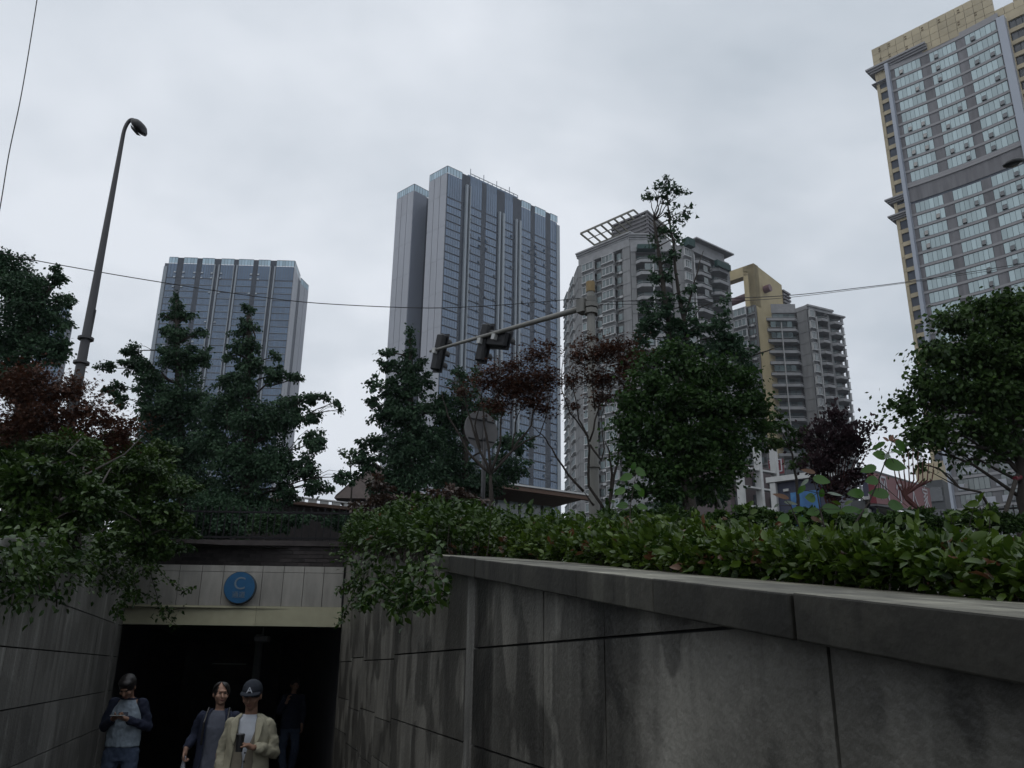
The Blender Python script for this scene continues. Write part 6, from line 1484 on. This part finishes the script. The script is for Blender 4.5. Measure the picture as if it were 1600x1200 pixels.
b=MB(); limb(b,[(-.165,.01,1.30),(-.235,.05,1.12),(-.262,-.08,1.02)],[.060,.052,.045]); limb(b,[(.165,.01,1.30),(.225,.03,1.04),(.215,-.04,.83)],[.060,.052,.045]); fin(b,'sleeves',m_navyc,r,.011,disp=.035)
b=MB()
for sx in (-1,1): limb(b,[(sx*.10,.09,1.36),(sx*.105,-.02,1.385),(sx*.115,-.125,1.25),(sx*.12,-.12,1.05)],[.014]*4,6)
fin(b,'bag_straps',m_blackc,r,.008)
hp=V3(r.location)+Matrix.Rotation(F_W,3,'Z')@(V3((-.268,-.135,.895))*k)
c=empty('plastic_bag',tuple(hp),'small white plastic carrier bag hanging from the woman\'s hand','bag')
b=MB(); 
for zz in range(1): pass
vs=[];K=20; prof=[(0,.010,.008),(-.05,.018,.010),(-.10,.022,.016),(-.14,.050,.035),(-.20,.085,.060),(-.27,.100,.075),(-.34,.095,.075),(-.38,.06,.05),(-.385,.01,.01)]
for i,(z_,a_,c_) in enumerate(prof):
    for j in range(K): th=2*math.pi*j/K; w_=1+.13*math.sin(5*th+i)+.07*math.sin(9*th+2*i); vs.append((a_*w_*math.cos(th),c_*w_*math.sin(th),z_+.02))
b.add(vs,[(i*K+j,i*K+(j+1)%K,(i+1)*K+(j+1)%K,(i+1)*K+j) for i in range(len(prof)-1) for j in range(K)]+[tuple(range(K-1,-1,-1)),tuple((len(prof)-1)*K+j for j in range(K))],.5)
o=b.build('bag_body',m_bagm,c,smooth=True,local=True)
b=MB(); limb(b,[(-.012,0,.0),(-.018,0,.03),(0,-.0,.05),(.018,0,.03),(.012,0,0)],[.006]*5,6); b.build('handle',m_bagm,c,local=True)

# ---- young man looking at his phone, left
pp=PY(204,1060,10.6); k=1.02*pp.z/1.68; F_G=.12
r=person((pp.x+.02,pp.y,0),F_G,'young man in pale raglan shirt with navy sleeves and jeans looking down at a phone'); r.scale=(k,k,k)
b=MB(); loft(b,[(0,0,.88,.15,.10),(0,0,1.0,.135,.09),(0,0,1.25,.15,.10),(0,.01,1.40,.13,.08),(0,-.01,1.45,.055,.055)]); limb(b,[(0,.0,1.42),(0,-.05,1.51)],[.052,.052]); H,rot=head(b,(0,-.055,1.475),.62,-.1,1.0)
for sx in (-1,1): limb(b,[(sx*.10,0,.9),(sx*.11,-.04,.48),(sx*.11,.02,.09)],[.07,.05,.035])
limb(b,[(.165,0,1.37),(.225,.02,1.14),(.055,-.225,1.235)],[.04,.034,.025]); limb(b,[(-.165,0,1.37),(-.225,.02,1.14),(-.07,-.22,1.235)],[.04,.034,.025])
hand(b,(.055,-.235,1.240),(-.7,-.5,.15),(0,-.15,1),1,.55,.95); hand(b,(-.07,-.23,1.240),(.7,-.5,.15),(0,-.15,1),-1,.55,.95)
fin(b,'body',m_skin,r,.0075,2); face(r,H,rot)
b=MB(); sph(b,H(0,.018,.140),.092,.108,.100,18,rot); sph(b,H(0,-.045,.185),.075,.055,.04,14,rot); sph(b,H(0,.06,.08),.075,.06,.07,14,rot); fin(b,'hair',m_hair,r,.008,disp=.012)
b=MB(); loft(b,[(0,0,.94,.182,.135),(0,0,1.0,.178,.132),(0,0,1.1,.175,.126),(0,0,1.25,.176,.122),(0,0,1.36,.150,.10),(0,-.01,1.43,.08,.07)]); fin(b,'shirt',m_pshirt,r,.011,disp=.035)
b=MB(); limb(b,[(.145,0,1.385),(.235,.03,1.14),(.085,-.19,1.22)],[.068,.055,.043]); limb(b,[(-.145,0,1.385),(-.235,.03,1.14),(-.10,-.185,1.22)],[.068,.055,.043]); fin(b,'sleeves',m_navyc,r,.011,disp=.035)
b=MB(); P_=[(.080*math.cos(a),-.01+.075*math.sin(a),1.435) for a in [2*math.pi*i/20 for i in range(21)]]; b.tube(P_,.010,6); b.build('collar',m_navyc,r,smooth=True,local=True)
b=MB(); b.hexa([(-.055,-.128,1.22),(.045,-.128,1.22),(.045,-.12,1.22),(-.055,-.12,1.22),(-.055,-.128,1.30),(.045,-.128,1.30),(.045,-.12,1.30),(-.055,-.12,1.30)],.5); b.build('shirt_print',m_gshirt,r,local=True)
b=MB(); loft(b,[(0,0,.80,.168,.118),(0,0,.97,.165,.12)])
for sx in (-1,1): limb(b,[(sx*.09,0,.88),(sx*.115,-.05,.48),(sx*.12,.02,.10)],[.098,.075,.066])
fin(b,'jeans',m_jean,r,.011,disp=.035)
for sx in (-1,1): b=MB(); sph(b,(sx*.12,-.05,.045),.046,.13,.042); fin(b,'shoe',m_pshoe,r,.012)
hp=V3(r.location)+Matrix.Rotation(F_G,3,'Z')@(V3((-.005,-.325,1.275))*k)
c=empty('phone',tuple(hp),'phone with pale edge held flat by the young man at the left','phone')
b=MB(); b.box(-.075,.075,-.036,.036,-.004,.004,.5); o=b.build('case',m_pshoe,c,local=True); o.modifiers.new('b','BEVEL').width=.003
b=MB(); b.box(-.070,.070,-.032,.032,.0045,.0055,.5); b.build('screen',m_blackc,c,local=True)

# ---- walker deep inside the entrance
pp=PY(464,1060,16.6); k=pp.z/1.72
r=person((pp.x-.04,pp.y,0),.5,'dim figure in navy jacket, jeans and pale shoes inside the entrance on the right'); r.scale=(k,k,k)
b=MB(); loft(b,[(0,0,.88,.15,.10),(0,0,1.25,.15,.10),(0,.01,1.40,.13,.08),(0,0,1.46,.055,.055)]); limb(b,[(0,.0,1.43),(0,-.02,1.52)],[.052,.05]); H,rot=head(b,(0,-.02,1.505),.15,0,1.0)
limb(b,[(-.165,0,1.37),(-.23,.0,1.14),(-.16,-.17,1.30)],[.045,.038,.028]); hand(b,(-.155,-.18,1.32),(.1,-.3,.9),(.9,0,-.1),1,.8)
limb(b,[(.165,0,1.37),(.22,.03,1.12),(.18,-.1,.92)],[.04,.034,.025]); hand(b,(.18,-.105,.90),(0,-.2,-.9),(-.9,0,0),1,.5)
for sx in (-1,1): limb(b,[(sx*.10,0,.9),(sx*.1,-.06*sx,.48),(sx*.1,.12*sx,.09)],[.07,.05,.035])
fin(b,'body',m_skinf,r,.009,2); face(r,H,rot)
b=MB(); sph(b,H(0,.018,.140),.088,.102,.095,16,rot); fin(b,'hair',m_hair,r,.010)
b=MB(); loft(b,[(0,0,.84,.19,.14),(0,0,1.1,.18,.13),(0,0,1.28,.185,.13),(0,0,1.38,.155,.10),(0,-.0,1.45,.08,.07)]); limb(b,[(-.155,0,1.385),(-.24,.0,1.14),(-.17,-.13,1.26)],[.068,.06,.05]); limb(b,[(.155,0,1.385),(.235,.03,1.12),(.19,-.07,.96)],[.068,.06,.05]); fin(b,'jacket',m_navyc,r,.012,disp=.035)
b=MB(); loft(b,[(0,0,.78,.168,.118),(0,0,.90,.17,.12)])
for sx in (-1,1): limb(b,[(sx*.09,0,.88),(sx*.10,-.07*sx,.48),(sx*.10,.13*sx,.12)],[.098,.075,.062])
fin(b,'jeans',m_jean,r,.012,disp=.035)
for sx in (-1,1): b=MB(); sph(b,(sx*.10,.12*sx-.06,.05),.046,.13,.045); fin(b,'shoe',m_pshoe,r,.012)
# litter on the floor near the right jamb
q=PZ(504,1191,0.02)
b=MB(); b.hexa([(q.x-.14,q.y-.05,.005),(q.x+.13,q.y-.02,.03),(q.x+.15,q.y+.06,.04),(q.x-.12,q.y+.05,.005),(q.x-.13,q.y-.04,.03),(q.x+.10,q.y-.01,.09),(q.x+.13,q.y+.05,.08),(q.x-.10,q.y+.04,.04)],.5)
o=b.build('paper_scrap',m_pshoe,None,loc=(q.x,q.y,0)); tag(o,'crumpled white paper scrap on the dark floor by the right jamb','litter'); o.modifiers.new('s','SUBSURF').levels=2
# ================================================================ HAZE
hm=bpy.data.materials.new('haze'); hm.use_nodes=True; hn=hm.node_tree; hn.nodes.clear()
ho=hn.nodes.new('ShaderNodeOutputMaterial'); hv=hn.nodes.new('ShaderNodeVolumePrincipled'); hn.links.new(hv.outputs[0],ho.inputs['Volume'])
hv.inputs['Color'].default_value=(.86,.91,1,1); hv.inputs['Density'].default_value=.0002; hv.inputs['Anisotropy'].default_value=.2
b=MB(); b.box(-950,950,-950,1550,-3,190,.5); o=b.build('haze',hm); o['kind']='stuff'; o['label']='thin pale haze over the whole street and towers'; o['category']='haze'
